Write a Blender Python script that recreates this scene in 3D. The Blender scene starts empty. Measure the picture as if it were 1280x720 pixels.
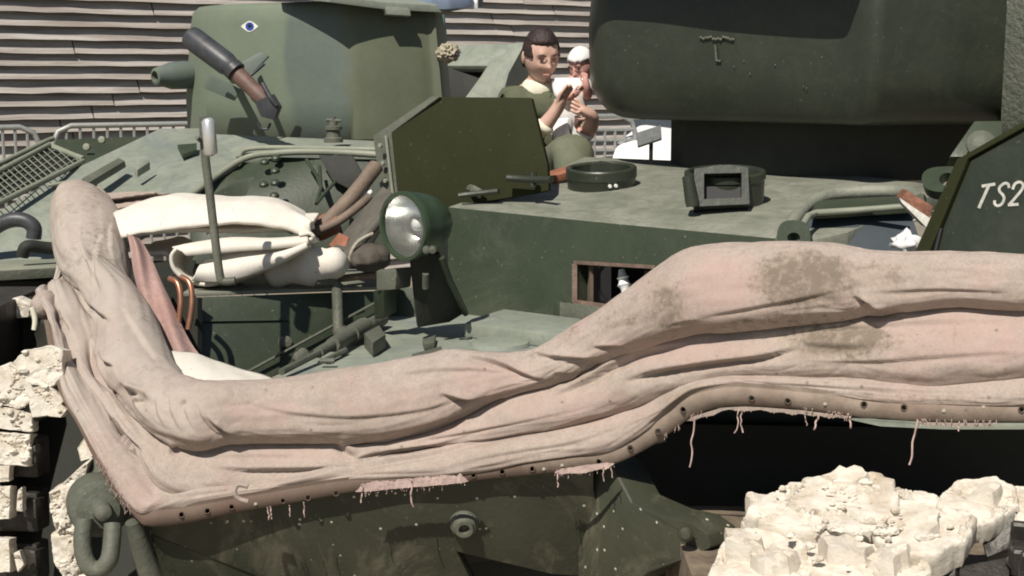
import bpy, bmesh, math, random
import numpy as np
from mathutils import Vector, Matrix, noise
random.seed(7); rng = np.random.default_rng(7)
C = bpy.context.scene.collection

# ------------------------------------------------------------------ camera
K = 1758.0; HORIZON = 95.0; CAM_H = 1.75
PITCH = math.atan((360 - HORIZON) / K)
cam_d = bpy.data.cameras.new("camera"); cam = bpy.data.objects.new("camera", cam_d); C.objects.link(cam)
cam.location = (0, 0, CAM_H); cam.rotation_euler = (math.pi/2 - PITCH, 0, 0)
cam_d.lens = 36 * K / 1280; cam_d.sensor_width = 36; cam_d.clip_start = 0.05; cam_d.clip_end = 500
bpy.context.scene.camera = cam
# ------------------------------------------------------------------ sky, sun
SUN_EL = math.radians(52); SUN_AZ = math.radians(24)       # sun is behind the camera, to its left
sdir = Vector((-math.sin(SUN_AZ)*math.cos(SUN_EL), -math.cos(SUN_AZ)*math.cos(SUN_EL), math.sin(SUN_EL)))
w = bpy.data.worlds.new("World"); bpy.context.scene.world = w; w.use_nodes = True
nt = w.node_tree; sky = nt.nodes.new('ShaderNodeTexSky'); sky.sky_type = 'NISHITA'; sky.sun_disc = False
sky.sun_elevation = SUN_EL; sky.sun_rotation = math.radians(180) + SUN_AZ
bg = nt.nodes['Background']; bg.inputs[1].default_value = 0.05
nt.links.new(sky.outputs[0], bg.inputs[0])
sl = bpy.data.lights.new("sun", 'SUN'); sl.energy = 4.6; sl.angle = math.radians(0.53); sl.color = (1, 0.93, 0.83)
so = bpy.data.objects.new("sun", sl); C.objects.link(so)
so.rotation_euler = (-sdir).to_track_quat('-Z', 'Y').to_euler()
bpy.context.scene.cycles.pixel_filter_type = 'BLACKMAN_HARRIS'; bpy.context.scene.cycles.filter_width = 1.9
vs = bpy.context.scene.view_settings; vs.view_transform = 'Standard'; vs.look = 'None'; vs.exposure = 0.14; vs.gamma = 1.0

# ------------------------------------------------------------------ helpers
CP, SP = math.cos(PITCH), math.sin(PITCH)
def P(px, py, D):
    u = (px - 640)/K; v = (360 - py)/K
    d = Vector((u, CP + v*SP, -SP + v*CP))
    return Vector((0, 0, CAM_H)) + d * (D / d.y)
def proj(co):                      # (n,3) array -> photo pixels
    x = co[:, 0]; y = co[:, 1]; z = co[:, 2] - CAM_H
    f = y*CP - z*SP; up = y*SP + z*CP
    return 640 + K*x/f, 360 - K*up/f
def S(px, D): return px*D/K        # length of px pixels at distance D
class Plane:
    def __init__(s, a, b, c):
        s.p = P(*a); s.n = (P(*b)-s.p).cross(P(*c)-s.p).normalized()
        if s.n.y > 0: s.n = -s.n
    def at(s, px, py, off=0.0):
        o = Vector((0, 0, CAM_H)); d = P(px, py, 1.0) - o
        t = (s.p - o).dot(s.n)/d.dot(s.n)
        return o + d*t + s.n*off
WORLD = {}
def put(o, parent=None, loc=Vector((0, 0, 0))):
    C.objects.link(o); WORLD[o.name] = loc.copy()
    if parent is not None:
        o.parent = parent; o.location = loc - WORLD[parent.name]
    else: o.location = loc
    return o
def meta(o, label=None, cat=None, group=None, kind=None):
    if label: o['label'] = label
    if cat: o['category'] = cat
    if group: o['group'] = group
    if kind: o['kind'] = kind
    return o
def thing(name, loc, label, cat, group=None):
    o = bpy.data.objects.new(name, None); o.empty_display_size = 0.2
    return meta(put(o, None, Vector(loc)), label, cat, group)
def obj(name, bm, mat, parent=None, smooth=None, label=None):
    bmesh.ops.recalc_face_normals(bm, faces=bm.faces)
    c = Vector((0, 0, 0))
    if len(bm.verts):
        mn = Vector(map(min, zip(*[v.co for v in bm.verts]))); mx = Vector(map(max, zip(*[v.co for v in bm.verts])))
        c = (mn+mx)/2
    for v in bm.verts: v.co -= c
    if smooth is not None:
        for f in bm.faces: f.smooth = True
        ca = math.radians(smooth)
        for e in bm.edges:
            if len(e.link_faces) == 2 and e.calc_face_angle(0) > ca: e.smooth = False
    me = bpy.data.meshes.new(name); bm.to_mesh(me); bm.free()
    for m in (mat if isinstance(mat, (list, tuple)) else [mat]): me.materials.append(m)
    o = bpy.data.objects.new(name, me); put(o, parent, c)
    if label: o['label'] = label
    return o
def bevel(bm, w, seg=2, ang=25):
    a = math.radians(ang)
    es = [e for e in bm.edges if len(e.link_faces) == 2 and e.calc_face_angle(0) > a]
    if es: bmesh.ops.bevel(bm, geom=es, offset=w, segments=seg, profile=0.6, affect='EDGES', clamp_overlap=True)
def extr(bm, pts, vec):
    a = [bm.verts.new(p) for p in pts]; b = [bm.verts.new(p + vec) for p in pts]
    n = len(pts)
    bm.faces.new(a); bm.faces.new(list(reversed(b)))
    for i in range(n):
        j = (i+1) % n; bm.faces.new((a[i], b[i], b[j], a[j]))
def plate(name, pts, thick, mat, parent, bev=0.004, smooth=40, label=None, vec=None):
    """slab whose visible face has the corner points pts; thickness goes away from the viewer"""
    n = Vector((0, 0, 0))
    for i in range(len(pts)):
        a, b = pts[i], pts[(i+1) % len(pts)]
        n += Vector(((a.y-b.y)*(a.z+b.z), (a.z-b.z)*(a.x+b.x), (a.x-b.x)*(a.y+b.y)))
    n.normalize()
    if n.dot(pts[0]-Vector((0, 0, CAM_H))) < 0: n = -n
    bm = bmesh.new(); extr(bm, pts, vec if vec is not None else n*thick)
    bmesh.ops.recalc_face_normals(bm, faces=bm.faces)
    if bev: bevel(bm, bev)
    return obj(name, bm, mat, parent, smooth, label)
def pxs(plane, seq, off=0): return [plane.at(a, b, off) for a, b in seq]
def pds(seq): return [P(*q) for q in seq]
def frame(d):
    d = d.normalized(); a = Vector((0, 0, 1)) if abs(d.z) < 0.9 else Vector((1, 0, 0))
    u = d.cross(a).normalized(); return u, d.cross(u).normalized()
def catmull(pts, n):
    pts = [np.array(p, float) for p in pts]; out = []
    m = len(pts)
    for i in range(m-1):
        p0 = pts[max(i-1, 0)]; p1 = pts[i]; p2 = pts[i+1]; p3 = pts[min(i+2, m-1)]
        for k in range(n):
            t = k/n; out.append(0.5*((2*p1)+(-p0+p2)*t+(2*p0-5*p1+4*p2-p3)*t*t+(-p0+3*p1-3*p2+p3)*t**3))
    out.append(pts[-1]); return out
def tube(bm, pts, r, seg=10, cap=True):
    pts = [Vector(p) for p in pts]; n = len(pts)
    rs = r if isinstance(r, (list, tuple)) else [r]*n
    rings = []; u = None
    for i in range(n):
        t = (pts[min(i+1, n-1)] - pts[max(i-1, 0)]).normalized()
        if u is None: u, v = frame(t)
        else:
            u = (u - t*u.dot(t)).normalized(); v = t.cross(u)
        rings.append([bm.verts.new(pts[i] + (u*math.cos(2*math.pi*k/seg)+v*math.sin(2*math.pi*k/seg))*rs[i]) for k in range(seg)])
    for i in range(n-1):
        for k in range(seg):
            bm.faces.new((rings[i][k], rings[i][(k+1) % seg], rings[i+1][(k+1) % seg], rings[i+1][k]))
    if cap:
        bm.faces.new(rings[0]); bm.faces.new(rings[-1])
def smooth_tube(pts, r, mat, name, parent, n=6, seg=10, label=None):
    bm = bmesh.new(); tube(bm, [Vector(p) for p in catmull(pts, n)], r, seg); return obj(name, bm, mat, parent, 50, label)
def lathe(bm, c, axis, prof, seg=32, scale=1.0):
    """prof: list of (distance along axis, radius)"""
    u, v = frame(axis); a = axis.normalized(); rings = []
    for h, r in prof:
        if r <= 1e-6: rings.append([bm.verts.new(c + a*h*scale)])
        else: rings.append([bm.verts.new(c + a*h*scale + (u*math.cos(2*math.pi*k/seg)+v*math.sin(2*math.pi*k/seg))*r*scale) for k in range(seg)])
    for A, B in zip(rings, rings[1:]):
        for k in range(seg):
            q = (k+1) % seg
            if len(A) == 1 and len(B) == 1: continue
            if len(A) == 1: bm.faces.new((A[0], B[q], B[k]))
            elif len(B) == 1: bm.faces.new((A[k], A[q], B[0]))
            else: bm.faces.new((A[k], A[q], B[q], B[k]))
def lobj(name, c, axis, prof, mat, parent, seg=32, smooth=35, label=None):
    bm = bmesh.new(); lathe(bm, c, Vector(axis), prof, seg); return obj(name, bm, mat, parent, smooth, label)
def box(bm, c, sx, sy, sz, R=None):
    M = Matrix.Translation(c) @ (R.to_4x4() if R else Matrix()) @ Matrix.Diagonal((sx, sy, sz, 1))
    bmesh.ops.create_cube(bm, size=1, matrix=M)
def ribbon(bm, plane, seq, wpx, off, closed=False):
    """flat painted stroke lying on a plane, seq in photo pixels"""
    pts = [Vector((a, b)) for a, b in seq]; L = []; R = []
    for i, p in enumerate(pts):
        t = (pts[min(i+1, len(pts)-1)] - pts[max(i-1, 0)]).normalized(); nrm = Vector((-t.y, t.x))*wpx/2
        L.append(bm.verts.new(plane.at(*(p+nrm), off))); R.append(bm.verts.new(plane.at(*(p-nrm), off)))
    for i in range(len(pts)-1): bm.faces.new((L[i], L[i+1], R[i+1], R[i]))
def grid_mesh(name, G, mat, parent, label=None, kill=None, closed_u=False):
    """G: (n,m,3) array of points -> smooth surface"""
    n, m, _ = G.shape
    V = G.reshape(-1, 3); c = (V.min(0)+V.max(0))/2
    idx = np.arange(n*m).reshape(n, m)
    F = np.stack([idx[:-1, :-1], idx[1:, :-1], idx[1:, 1:], idx[:-1, 1:]], -1).reshape(-1, 4)
    if kill is not None: F = F[~kill]
    me = bpy.data.meshes.new(name); me.from_pydata((V-c).tolist(), [], F.tolist())
    me.polygons.foreach_set('use_smooth', [True]*len(me.polygons)); me.materials.append(mat)
    o = bpy.data.objects.new(name, me); put(o, parent, Vector(c))
    if label: o['label'] = label
    return o

# ------------------------------------------------------------------ materials
def newmat(name):
    m = bpy.data.materials.new(name); m.use_nodes = True; t = m.node_tree
    return m, t, t.nodes['Principled BSDF']
def N(t, kind, **kw):
    n = t.nodes.new(kind)
    for k, v in kw.items():
        if k in n.inputs: n.inputs[k].default_value = v
        else: setattr(n, k, v)
    return n
def coords(t, scale=(1, 1, 1)):
    tc = N(t, 'ShaderNodeTexCoord'); mp = N(t, 'ShaderNodeMapping'); mp.inputs['Scale'].default_value = scale
    t.links.new(tc.outputs['Object'], mp.inputs[0]); return mp.outputs[0]
def nz(t, co, scale, detail=6, rough=0.6, dist=0.0):
    n = N(t, 'ShaderNodeTexNoise', Scale=scale, Detail=detail, Roughness=rough, Distortion=dist)
    t.links.new(co, n.inputs['Vector']); return n.outputs['Fac']
def ramp(t, fac, stops):
    r = N(t, 'ShaderNodeValToRGB'); e = r.color_ramp.elements
    while len(e) < len(stops): e.new(0.5)
    for el, (p, c) in zip(e, stops):
        el.position = p; el.color = c if len(c) == 4 else (*c, 1)
    t.links.new(fac, r.inputs[0]); return r.outputs[0]
def mixc(t, fac, a, b, mode='MIX'):
    m = N(t, 'ShaderNodeMix', data_type='RGBA', blend_type=mode)
    for s, i in ((fac, 0), (a, 6), (b, 7)):
        if isinstance(s, (int, float)): m.inputs[i].default_value = s
        elif isinstance(s, tuple): m.inputs[i].default_value = (*s, 1)
        else: t.links.new(s, m.inputs[i])
    return m.outputs[2]
def bump(t, bsdf, h, strength=0.3, dist=0.01, prev=None):
    b = N(t, 'ShaderNodeBump', Strength=strength, Distance=dist); t.links.new(h, b.inputs['Height'])
    if prev is not None: t.links.new(prev, b.inputs['Normal'])
    t.links.new(b.outputs[0], bsdf.inputs['Normal']); return b.outputs[0]
G0, G1 = (0, 0, 0), (1, 1, 1)
def metal(name, col, col2, dust=(0.30, 0.28, 0.22), dust_amt=0.35, rough=0.5, chips=0.15, specks=0.0, bumpy=0.15, bscale=60, mott=None, mk=0.5):
    m, t, b = newmat(name); co = coords(t)
    n1 = nz(t, co, 5, 8, 0.65, 0.4)
    base = mixc(t, ramp(t, n1, [(0.35, G0), (0.65, G1)]), col, col2)
    if mott: base = mixc(t, ramp(t, nz(t, co, 9, 10, 0.78, 1.2), [(0.47, G0), (0.60, (mk,)*3)]), base, mott)
    n2 = nz(t, co, 2.6, 10, 0.75, 0.8)
    base = mixc(t, ramp(t, n2, [(0.52, G0), (0.75, (dust_amt,)*3)]), base, dust)
    n3 = nz(t, co, 70, 3, 0.6)
    base = mixc(t, ramp(t, n3, [(0.68, G0), (0.74, (chips,)*3)]), base, (0.42, 0.40, 0.33))
    if specks:
        vo = N(t, 'ShaderNodeTexVoronoi', Scale=38.0); t.links.new(co, vo.inputs['Vector'])
        sp = ramp(t, vo.outputs['Distance'], [(0.10, G1), (0.17, G0)])
        gate = ramp(t, vo.outputs['Color'], [(0.62, G0), (0.66, G1)])
        ms = mixc(t, 1.0, sp, gate, 'MULTIPLY')
        base = mixc(t, mixc(t, 1.0, ms, (specks,)*3, 'MULTIPLY'), base, (0.6, 0.57, 0.48))
    t.links.new(base, b.inputs['Base Color'])
    rr = N(t, 'ShaderNodeMapRange'); rr.inputs['To Min'].default_value = rough-0.12; rr.inputs['To Max'].default_value = rough+0.2
    t.links.new(n2, rr.inputs[0]); t.links.new(rr.outputs[0], b.inputs['Roughness'])
    nb = nz(t, co, bscale, 6, 0.6); bump(t, b, nb, bumpy, 0.01)
    return m
def plain(name, col, rough=0.6, metallic=0.0, var=0.25, scale=12, bumpy=0.0, bscale=80):
    m, t, b = newmat(name); co = coords(t)
    n = nz(t, co, scale, 6, 0.65)
    dk = tuple(c*(1-var) for c in col); lt = tuple(min(1, c*(1+var)) for c in col)
    t.links.new(mixc(t, ramp(t, n, [(0.3, G0), (0.7, G1)]), dk, lt), b.inputs['Base Color'])
    b.inputs['Roughness'].default_value = rough; b.inputs['Metallic'].default_value = metallic
    if bumpy: bump(t, b, nz(t, co, bscale, 5, 0.6), bumpy, 0.01)
    return m
M = {}
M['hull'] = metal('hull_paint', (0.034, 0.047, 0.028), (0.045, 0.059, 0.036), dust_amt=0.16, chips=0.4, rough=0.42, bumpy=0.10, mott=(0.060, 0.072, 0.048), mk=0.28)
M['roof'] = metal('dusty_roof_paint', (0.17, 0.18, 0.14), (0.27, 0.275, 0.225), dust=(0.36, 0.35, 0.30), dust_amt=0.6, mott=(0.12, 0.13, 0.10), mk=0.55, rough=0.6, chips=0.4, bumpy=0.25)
M['nose'] = metal('splashed_nose_paint', (0.034, 0.038, 0.023), (0.052, 0.054, 0.034), dust=(0.24, 0.215, 0.155), dust_amt=0.75, chips=0.2, specks=0.85, rough=0.55)
M['turret'] = metal('cast_turret_paint', (0.027, 0.034, 0.023), (0.035, 0.042, 0.029), dust=(0.12, 0.13, 0.10), dust_amt=0.12, rough=0.36, chips=0.2, mott=(0.050, 0.056, 0.038), mk=0.4, bumpy=0.14, bscale=30)
M['cast'] = metal('rough_cast_paint', (0.09, 0.10, 0.075), (0.12, 0.13, 0.10), dust_amt=0.2, rough=0.42, chips=0.6, bumpy=1.0, bscale=55)
M['olive'] = metal('olive_plate_paint', (0.021, 0.0245, 0.008), (0.027, 0.030, 0.011), dust=(0.07, 0.07, 0.035), dust_amt=0.12, chips=0.15, rough=0.75, bumpy=0.06)
M['olive'].node_tree.nodes['Principled BSDF'].inputs['Specular IOR Level'].default_value = 0.2
M['dark'] = metal('dark_parts_and_shade', (0.016, 0.018, 0.014), (0.024, 0.026, 0.020), dust_amt=0.05, chips=0.0, rough=0.7)  # near-black for dark parts; shade of openings is put into this colour too
M['lamp'] = metal('lamp_green_paint', (0.036, 0.060, 0.034), (0.044, 0.070, 0.040), dust_amt=0.05, chips=0.1, rough=0.28, bumpy=0.05)
M['fit'] = metal('fitting_paint', (0.085, 0.094, 0.070), (0.13, 0.135, 0.105), dust_amt=0.4, rough=0.55, chips=0.6, bumpy=0.35)
M['rust'] = plain('rusty_steel', (0.20, 0.085, 0.05), 0.75, 0, 0.45, 25, 0.3)
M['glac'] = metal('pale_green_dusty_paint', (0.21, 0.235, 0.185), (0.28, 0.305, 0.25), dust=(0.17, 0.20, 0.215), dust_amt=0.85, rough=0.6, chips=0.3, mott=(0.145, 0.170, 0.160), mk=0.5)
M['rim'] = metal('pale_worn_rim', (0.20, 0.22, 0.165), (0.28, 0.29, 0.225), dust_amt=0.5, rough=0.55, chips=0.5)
M['steel'] = plain('grey_steel', (0.16, 0.16, 0.155), 0.38, 0.6, 0.3, 30)
M['galv'] = plain('galvanised_tube', (0.36, 0.37, 0.35), 0.5, 0.3, 0.15, 20)
M['chrome'] = plain('polished_mirror', (0.72, 0.72, 0.70), 0.32, 0.6, 0.03, 20)
M['refl'] = plain('silvered_reflector', (0.70, 0.70, 0.68), 0.28, 0.95, 0.04, 20, 0.15, 30)
M['white'] = plain('white_paint', (0.80, 0.80, 0.78), 0.5, 0, 0.05, 10)
M['eyewhite'] = plain('worn_white_paint', (0.66, 0.66, 0.63), 0.7, 0, 0.22, 40)
M['letter'] = plain('stencil_white_paint', (0.50, 0.49, 0.44), 0.7, 0, 0.3, 60)
M['copper'] = plain('copper_pipe', (0.45, 0.22, 0.14), 0.35, 0.7, 0.2, 30)
M['jamb'] = plain('rusty_frame_paint', (0.17, 0.115, 0.09), 0.75, 0, 0.4, 25, 0.3)
M['wood'] = plain('worn_handle_wood', (0.18, 0.135, 0.10), 0.7, 0, 0.3, 14, 0.2)
M['redwood'] = plain('reddish_wood', (0.26, 0.105, 0.06), 0.7, 0, 0.35, 14, 0.2)
M['plank'] = plain('grey_brown_plank', (0.10, 0.092, 0.075), 0.75, 0, 0.3, 14, 0.25)
M['track'] = plain('dark_track_steel', (0.045, 0.042, 0.036), 0.45, 0.3, 0.5, 18, 0.4, 40)
M['launch'] = plain('blue_black_tube', (0.055, 0.058, 0.064), 0.45, 0.1, 0.3, 20, 0.1)
M['brown'] = plain('brown_tube', (0.13, 0.075, 0.06), 0.6, 0, 0.3, 20, 0.1)
M['skin'] = plain('skin', (0.62, 0.40, 0.32), 0.5, 0, 0.12, 18)
M['pink_skin'] = plain('sunburnt_skin', (0.58, 0.32, 0.275), 0.5, 0, 0.12, 18)
M['hair'] = plain('dark_brown_hair', (0.035, 0.020, 0.018), 0.5, 0, 0.4, 60, 0.6, 120)
M['jacket'] = plain('olive_cloth', (0.095, 0.105, 0.062), 0.85, 0, 0.25, 14, 0.3, 30)
M['trouser'] = plain('olive_trouser_cloth', (0.135, 0.145, 0.095), 0.85, 0, 0.2, 10, 0.3, 20)
M['shirt'] = plain('cream_cloth', (0.72, 0.70, 0.56), 0.85, 0, 0.08, 14)
M['tshirt'] = plain('white_cotton', (0.80, 0.79, 0.78), 0.85, 0, 0.05, 14, 0.2, 14)
M['mouth'] = plain('lips', (0.42, 0.20, 0.17), 0.5)
M['eye'] = plain('dark_eye', (0.03, 0.025, 0.02), 0.3)
M['blue'] = plain('blue_grey_cloth', (0.19, 0.24, 0.33), 0.8, 0, 0.2, 10)
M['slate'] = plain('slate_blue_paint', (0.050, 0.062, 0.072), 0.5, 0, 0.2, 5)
M['bottle'] = plain('bottle_green_paint', (0.030, 0.095, 0.070), 0.5, 0, 0.15, 5)
M['iris'] = plain('iris_blue', (0.03, 0.07, 0.30), 0.5)
M['black'] = plain('black_paint', (0.012, 0.012, 0.014), 0.6)
M['thread'] = plain('frayed_pink_thread', (0.50, 0.37, 0.335), 0.9, 0, 0.25, 60)
M['hem'] = plain('torn_pale_cloth', (0.47, 0.355, 0.32), 0.9, 0, 0.25, 30, 0.4)
M['signgrey'] = plain('grey_notice_paint', (0.11, 0.12, 0.12), 0.7, 0, 0.35, 40)
M['ropec'] = plain('dirty_rope', (0.36, 0.33, 0.27), 0.9, 0, 0.3, 50, 0.4)
M['bag'] = plain('dark_brown_canvas', (0.09, 0.075, 0.06), 0.85, 0, 0.3, 14, 0.3)
M['ground'] = plain('dry_earth', (0.25, 0.22, 0.17), 0.95, 0, 0.25, 1.5, 0.4, 9)

def canvas_mat(name, c1, c2, pink, mould, stain=0.5):
    m, t, b = newmat(name); co = coords(t)
    base = mixc(t, ramp(t, nz(t, co, 2.2, 8, 0.7, 0.5), [(0.38, G0), (0.64, G1)]), c1, c2)
    base = mixc(t, ramp(t, nz(t, co, 3.1, 5, 0.6, 0.3), [(0.50, G0), (0.66, (0.75,)*3)]), base, pink)
    base = mixc(t, ramp(t, nz(t, co, 34, 6, 0.7), [(0.30, G0), (0.8, (0.35,)*3)]), base, mould)
    base = mixc(t, ramp(t, nz(t, co, 150, 5, 0.75), [(0.42, G0), (0.70, (0.34,)*3)]), base, mould)
    base = mixc(t, ramp(t, nz(t, coords(t, (3, 7, 7)), 2.2, 8, 0.75), [(0.54, G0), (0.78, (0.28,)*3)]), base, tuple(c*2.2 for c in mould))
    at = lambda nm: N(t, 'ShaderNodeAttribute', attribute_name=nm).outputs['Fac']
    rag = nz(t, co, 14, 8, 0.7)
    def ragged(nm, k):
        m_ = N(t, 'ShaderNodeMath', operation='MULTIPLY_ADD'); m_.inputs[1].default_value = 1.6; m_.inputs[2].default_value = -1.1
        t.links.new(rag, m_.inputs[0]); a_ = N(t, 'ShaderNodeMath', operation='ADD'); t.links.new(at(nm), a_.inputs[0]); t.links.new(m_.outputs[0], a_.inputs[1])
        return ramp(t, a_.outputs[0], [(0.0, G0), (0.75, (k,)*3)])
    base = mixc(t, ragged('pink', 0.6), base, tuple(c*f for c, f in zip(pink, (1.02, .96, .96))))
    base = mixc(t, ragged('grey', 0.75), base, (0.44, 0.395, 0.345) if name != 'brown_fixing_strip' else (0.36, 0.295, 0.24))
    base = mixc(t, ragged('stain', 0.5), base, tuple(c*2.0 for c in mould))
    n_st = N(t, 'ShaderNodeMath', operation='MULTIPLY_ADD'); n_st.inputs[1].default_value = 0.42; t.links.new(at('stain'), n_st.inputs[0]); t.links.new(nz(t, co, 46, 8, 0.75), n_st.inputs[2])
    base = mixc(t, ramp(t, n_st.outputs[0], [(0.72, G0), (0.92, (0.75,)*3)]), base, mould)
    patch = ramp(t, nz(t, co, 2.4, 4, 0.65, 0.8), [(0.56, G0), (0.68, G1)])
    fine = ramp(t, nz(t, co, 46, 8, 0.75), [(0.47, G0), (0.60, G1)])
    pf = mixc(t, 1.0, patch, fine, 'MULTIPLY')
    base = mixc(t, mixc(t, 1.0, pf, (stain,)*3, 'MULTIPLY'), base, mould)
    vo = N(t, 'ShaderNodeTexVoronoi', Scale=26.0); t.links.new(co, vo.inputs['Vector'])
    sp = ramp(t, vo.outputs['Distance'], [(0.05, G1), (0.16, G0)]); gate = ramp(t, vo.outputs['Color'], [(0.70, G0), (0.78, G1)])
    base = mixc(t, mixc(t, 1.0, mixc(t, 1.0, sp, gate, 'MULTIPLY'), (0.55,)*3, 'MULTIPLY'), base, (0.09, 0.07, 0.06))
    t.links.new(base, b.inputs['Base Color']); b.inputs['Roughness'].default_value = 0.92
    b.inputs['Specular IOR Level'].default_value = 0.15
    p = bump(t, b, nz(t, co, 16, 7, 0.6, 0.3), 0.16, 0.010)
    bump(t, b, nz(t, coords(t, (1, 1, 1)), 420, 2, 0.5), 0.4, 0.002, p)
    return m
M['canvas'] = canvas_mat('weathered_canvas', (0.395, 0.325, 0.282), (0.485, 0.412, 0.363), (0.455, 0.338, 0.305), (0.16, 0.13, 0.10), 0.75)
M['strip'] = canvas_mat('brown_fixing_strip', (0.135, 0.095, 0.074), (0.18, 0.135, 0.108), (0.15, 0.086, 0.072), (0.10, 0.08, 0.06), 0.5)
M['pinkcanvas'] = canvas_mat('pink_canvas', (0.42, 0.28, 0.25), (0.47, 0.33, 0.295), (0.38, 0.23, 0.205), (0.14, 0.085, 0.075), 0.8)
M['whitecanvas'] = canvas_mat('white_sheet', (0.70, 0.665, 0.59), (0.78, 0.755, 0.69), (0.76, 0.70, 0.64), (0.50, 0.46, 0.38), 0.35)

def mud_mat():
    m, t, b = newmat('dried_mud'); co = coords(t)
    base = mixc(t, ramp(t, nz(t, co, 5, 9, 0.7, 0.6), [(0.36, G0), (0.52, G1)]), (0.52, 0.44, 0.335), (0.74, 0.69, 0.60))
    base = mixc(t, ramp(t, nz(t, co, 28, 8, 0.75), [(0.55, G0), (0.72, (0.6,)*3)]), base, (0.34, 0.28, 0.20))
    t.links.new(base, b.inputs['Base Color']); b.inputs['Roughness'].default_value = 0.95
    p = bump(t, b, nz(t, co, 26, 10, 0.75), 0.5, 0.02)
    return m
M['mud'] = mud_mat()
M['mudcore'] = plain('brown_mud', (0.17, 0.135, 0.095), 0.95, 0, 0.4, 14, 0.8, 30)

def board_mat():
    m, t, b = newmat('weathered_board'); co = coords(t, (0.5, 3, 9))
    rnd = N(t, 'ShaderNodeObjectInfo')
    add = N(t, 'ShaderNodeVectorMath', operation='ADD'); cmb = N(t, 'ShaderNodeCombineXYZ')
    sc = N(t, 'ShaderNodeMath', operation='MULTIPLY'); sc.inputs[1].default_value = 60
    t.links.new(rnd.outputs['Random'], sc.inputs[0]); t.links.new(sc.outputs[0], cmb.inputs[0]); t.links.new(sc.outputs[0], cmb.inputs[2])
    t.links.new(co, add.inputs[0]); t.links.new(cmb.outputs[0], add.inputs[1]); v = add.outputs[0]
    base = mixc(t, ramp(t, nz(t, v, 2.2, 8, 0.7, 0.4), [(0.38, G0), (0.62, G1)]), (0.29, 0.255, 0.225), (0.50, 0.465, 0.425))
    base = mixc(t, ramp(t, nz(t, v, 1.3, 6, 0.7, 0.6), [(0.52, G0), (0.68, (0.8,)*3)]), base, (0.30, 0.245, 0.21))
    base = mixc(t, ramp(t, nz(t, v, 4.5, 8, 0.75), [(0.56, G0), (0.70, (0.7,)*3)]), base, (0.56, 0.54, 0.50))
    base = mixc(t, ramp(t, nz(t, v, 9, 8, 0.8), [(0.60, G0), (0.68, (0.8,)*3)]), base, (0.08, 0.06, 0.05))
    t.links.new(base, b.inputs['Base Color']); b.inputs['Roughness'].default_value = 0.85
    bump(t, b, nz(t, v, 14, 6, 0.7), 0.4, 0.01)
    return m
M['board'] = board_mat()

def camo_mat():
    m, t, b = newmat('camouflage_paint'); tc = N(t, 'ShaderNodeTexCoord'); co = tc.outputs['Object']
    sep = N(t, 'ShaderNodeSeparateXYZ'); t.links.new(co, sep.inputs[0])
    n = nz(t, co, 2.2, 2, 0.5)
    a = N(t, 'ShaderNodeMath', operation='MULTIPLY_ADD'); a.inputs[1].default_value = 0.30
    t.links.new(n, a.inputs[0]); t.links.new(sep.outputs['X'], a.inputs[2])
    band = ramp(t, a.outputs[0], [(0.0, G0), (0.02, G1)])
    mr = N(t, 'ShaderNodeMapRange'); mr.inputs['From Min'].default_value = 0.04; mr.inputs['From Max'].default_value = 0.09
    t.links.new(a.outputs[0], mr.inputs[0])
    mr2 = N(t, 'ShaderNodeMapRange'); mr2.inputs['From Min'].default_value = 0.37; mr2.inputs['From Max'].default_value = 0.42
    t.links.new(a.outputs[0], mr2.inputs[0])
    g = mixc(t, ramp(t, nz(t, co, 6, 8, 0.7), [(0.3, G0), (0.7, G1)]), (0.142, 0.174, 0.126), (0.165, 0.197, 0.146))
    d = mixc(t, ramp(t, nz(t, co, 6, 8, 0.7), [(0.3, G0), (0.7, G1)]), (0.100, 0.128, 0.110), (0.122, 0.150, 0.126))
    o = mixc(t, ramp(t, nz(t, co, 6, 8, 0.7), [(0.3, G0), (0.7, G1)]), (0.102, 0.119, 0.074), (0.128, 0.143, 0.094))
    col = mixc(t, mr.outputs[0], g, d); col = mixc(t, mr2.outputs[0], col, o)
    t.links.new(col, b.inputs['Base Color']); b.inputs['Roughness'].default_value = 0.6
    bump(t, b, nz(t, co, 30, 5, 0.6), 0.12, 0.01)
    return m
M['camo'] = camo_mat()
def glass_mat():
    m, t, b = newmat('lamp_glass'); out = t.nodes['Material Output']
    tr = N(t, 'ShaderNodeBsdfTransparent'); tr.inputs[0].default_value = (.93, .95, .94, 1); gl = N(t, 'ShaderNodeBsdfGlossy', Roughness=0.12); mx = N(t, 'ShaderNodeMixShader'); mx.inputs[0].default_value = 0.16
    co = coords(t); wv = N(t, 'ShaderNodeTexWave', Scale=30.0, Distortion=0.6); t.links.new(co, wv.inputs['Vector'])
    bp_ = N(t, 'ShaderNodeBump', Strength=0.35, Distance=0.004); t.links.new(wv.outputs['Fac'], bp_.inputs['Height']); t.links.new(bp_.outputs[0], gl.inputs['Normal'])
    t.links.new(tr.outputs[0], mx.inputs[1]); t.links.new(gl.outputs[0], mx.inputs[2]); t.links.new(mx.outputs[0], out.inputs[0]); return m
M['glass'] = glass_mat()

# ================================================================== setting
bm = bmesh.new(); bmesh.ops.create_grid(bm, x_segments=2, y_segments=2, size=150)
g = obj('ground', bm, M['ground']); meta(g, kind='structure')

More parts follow.
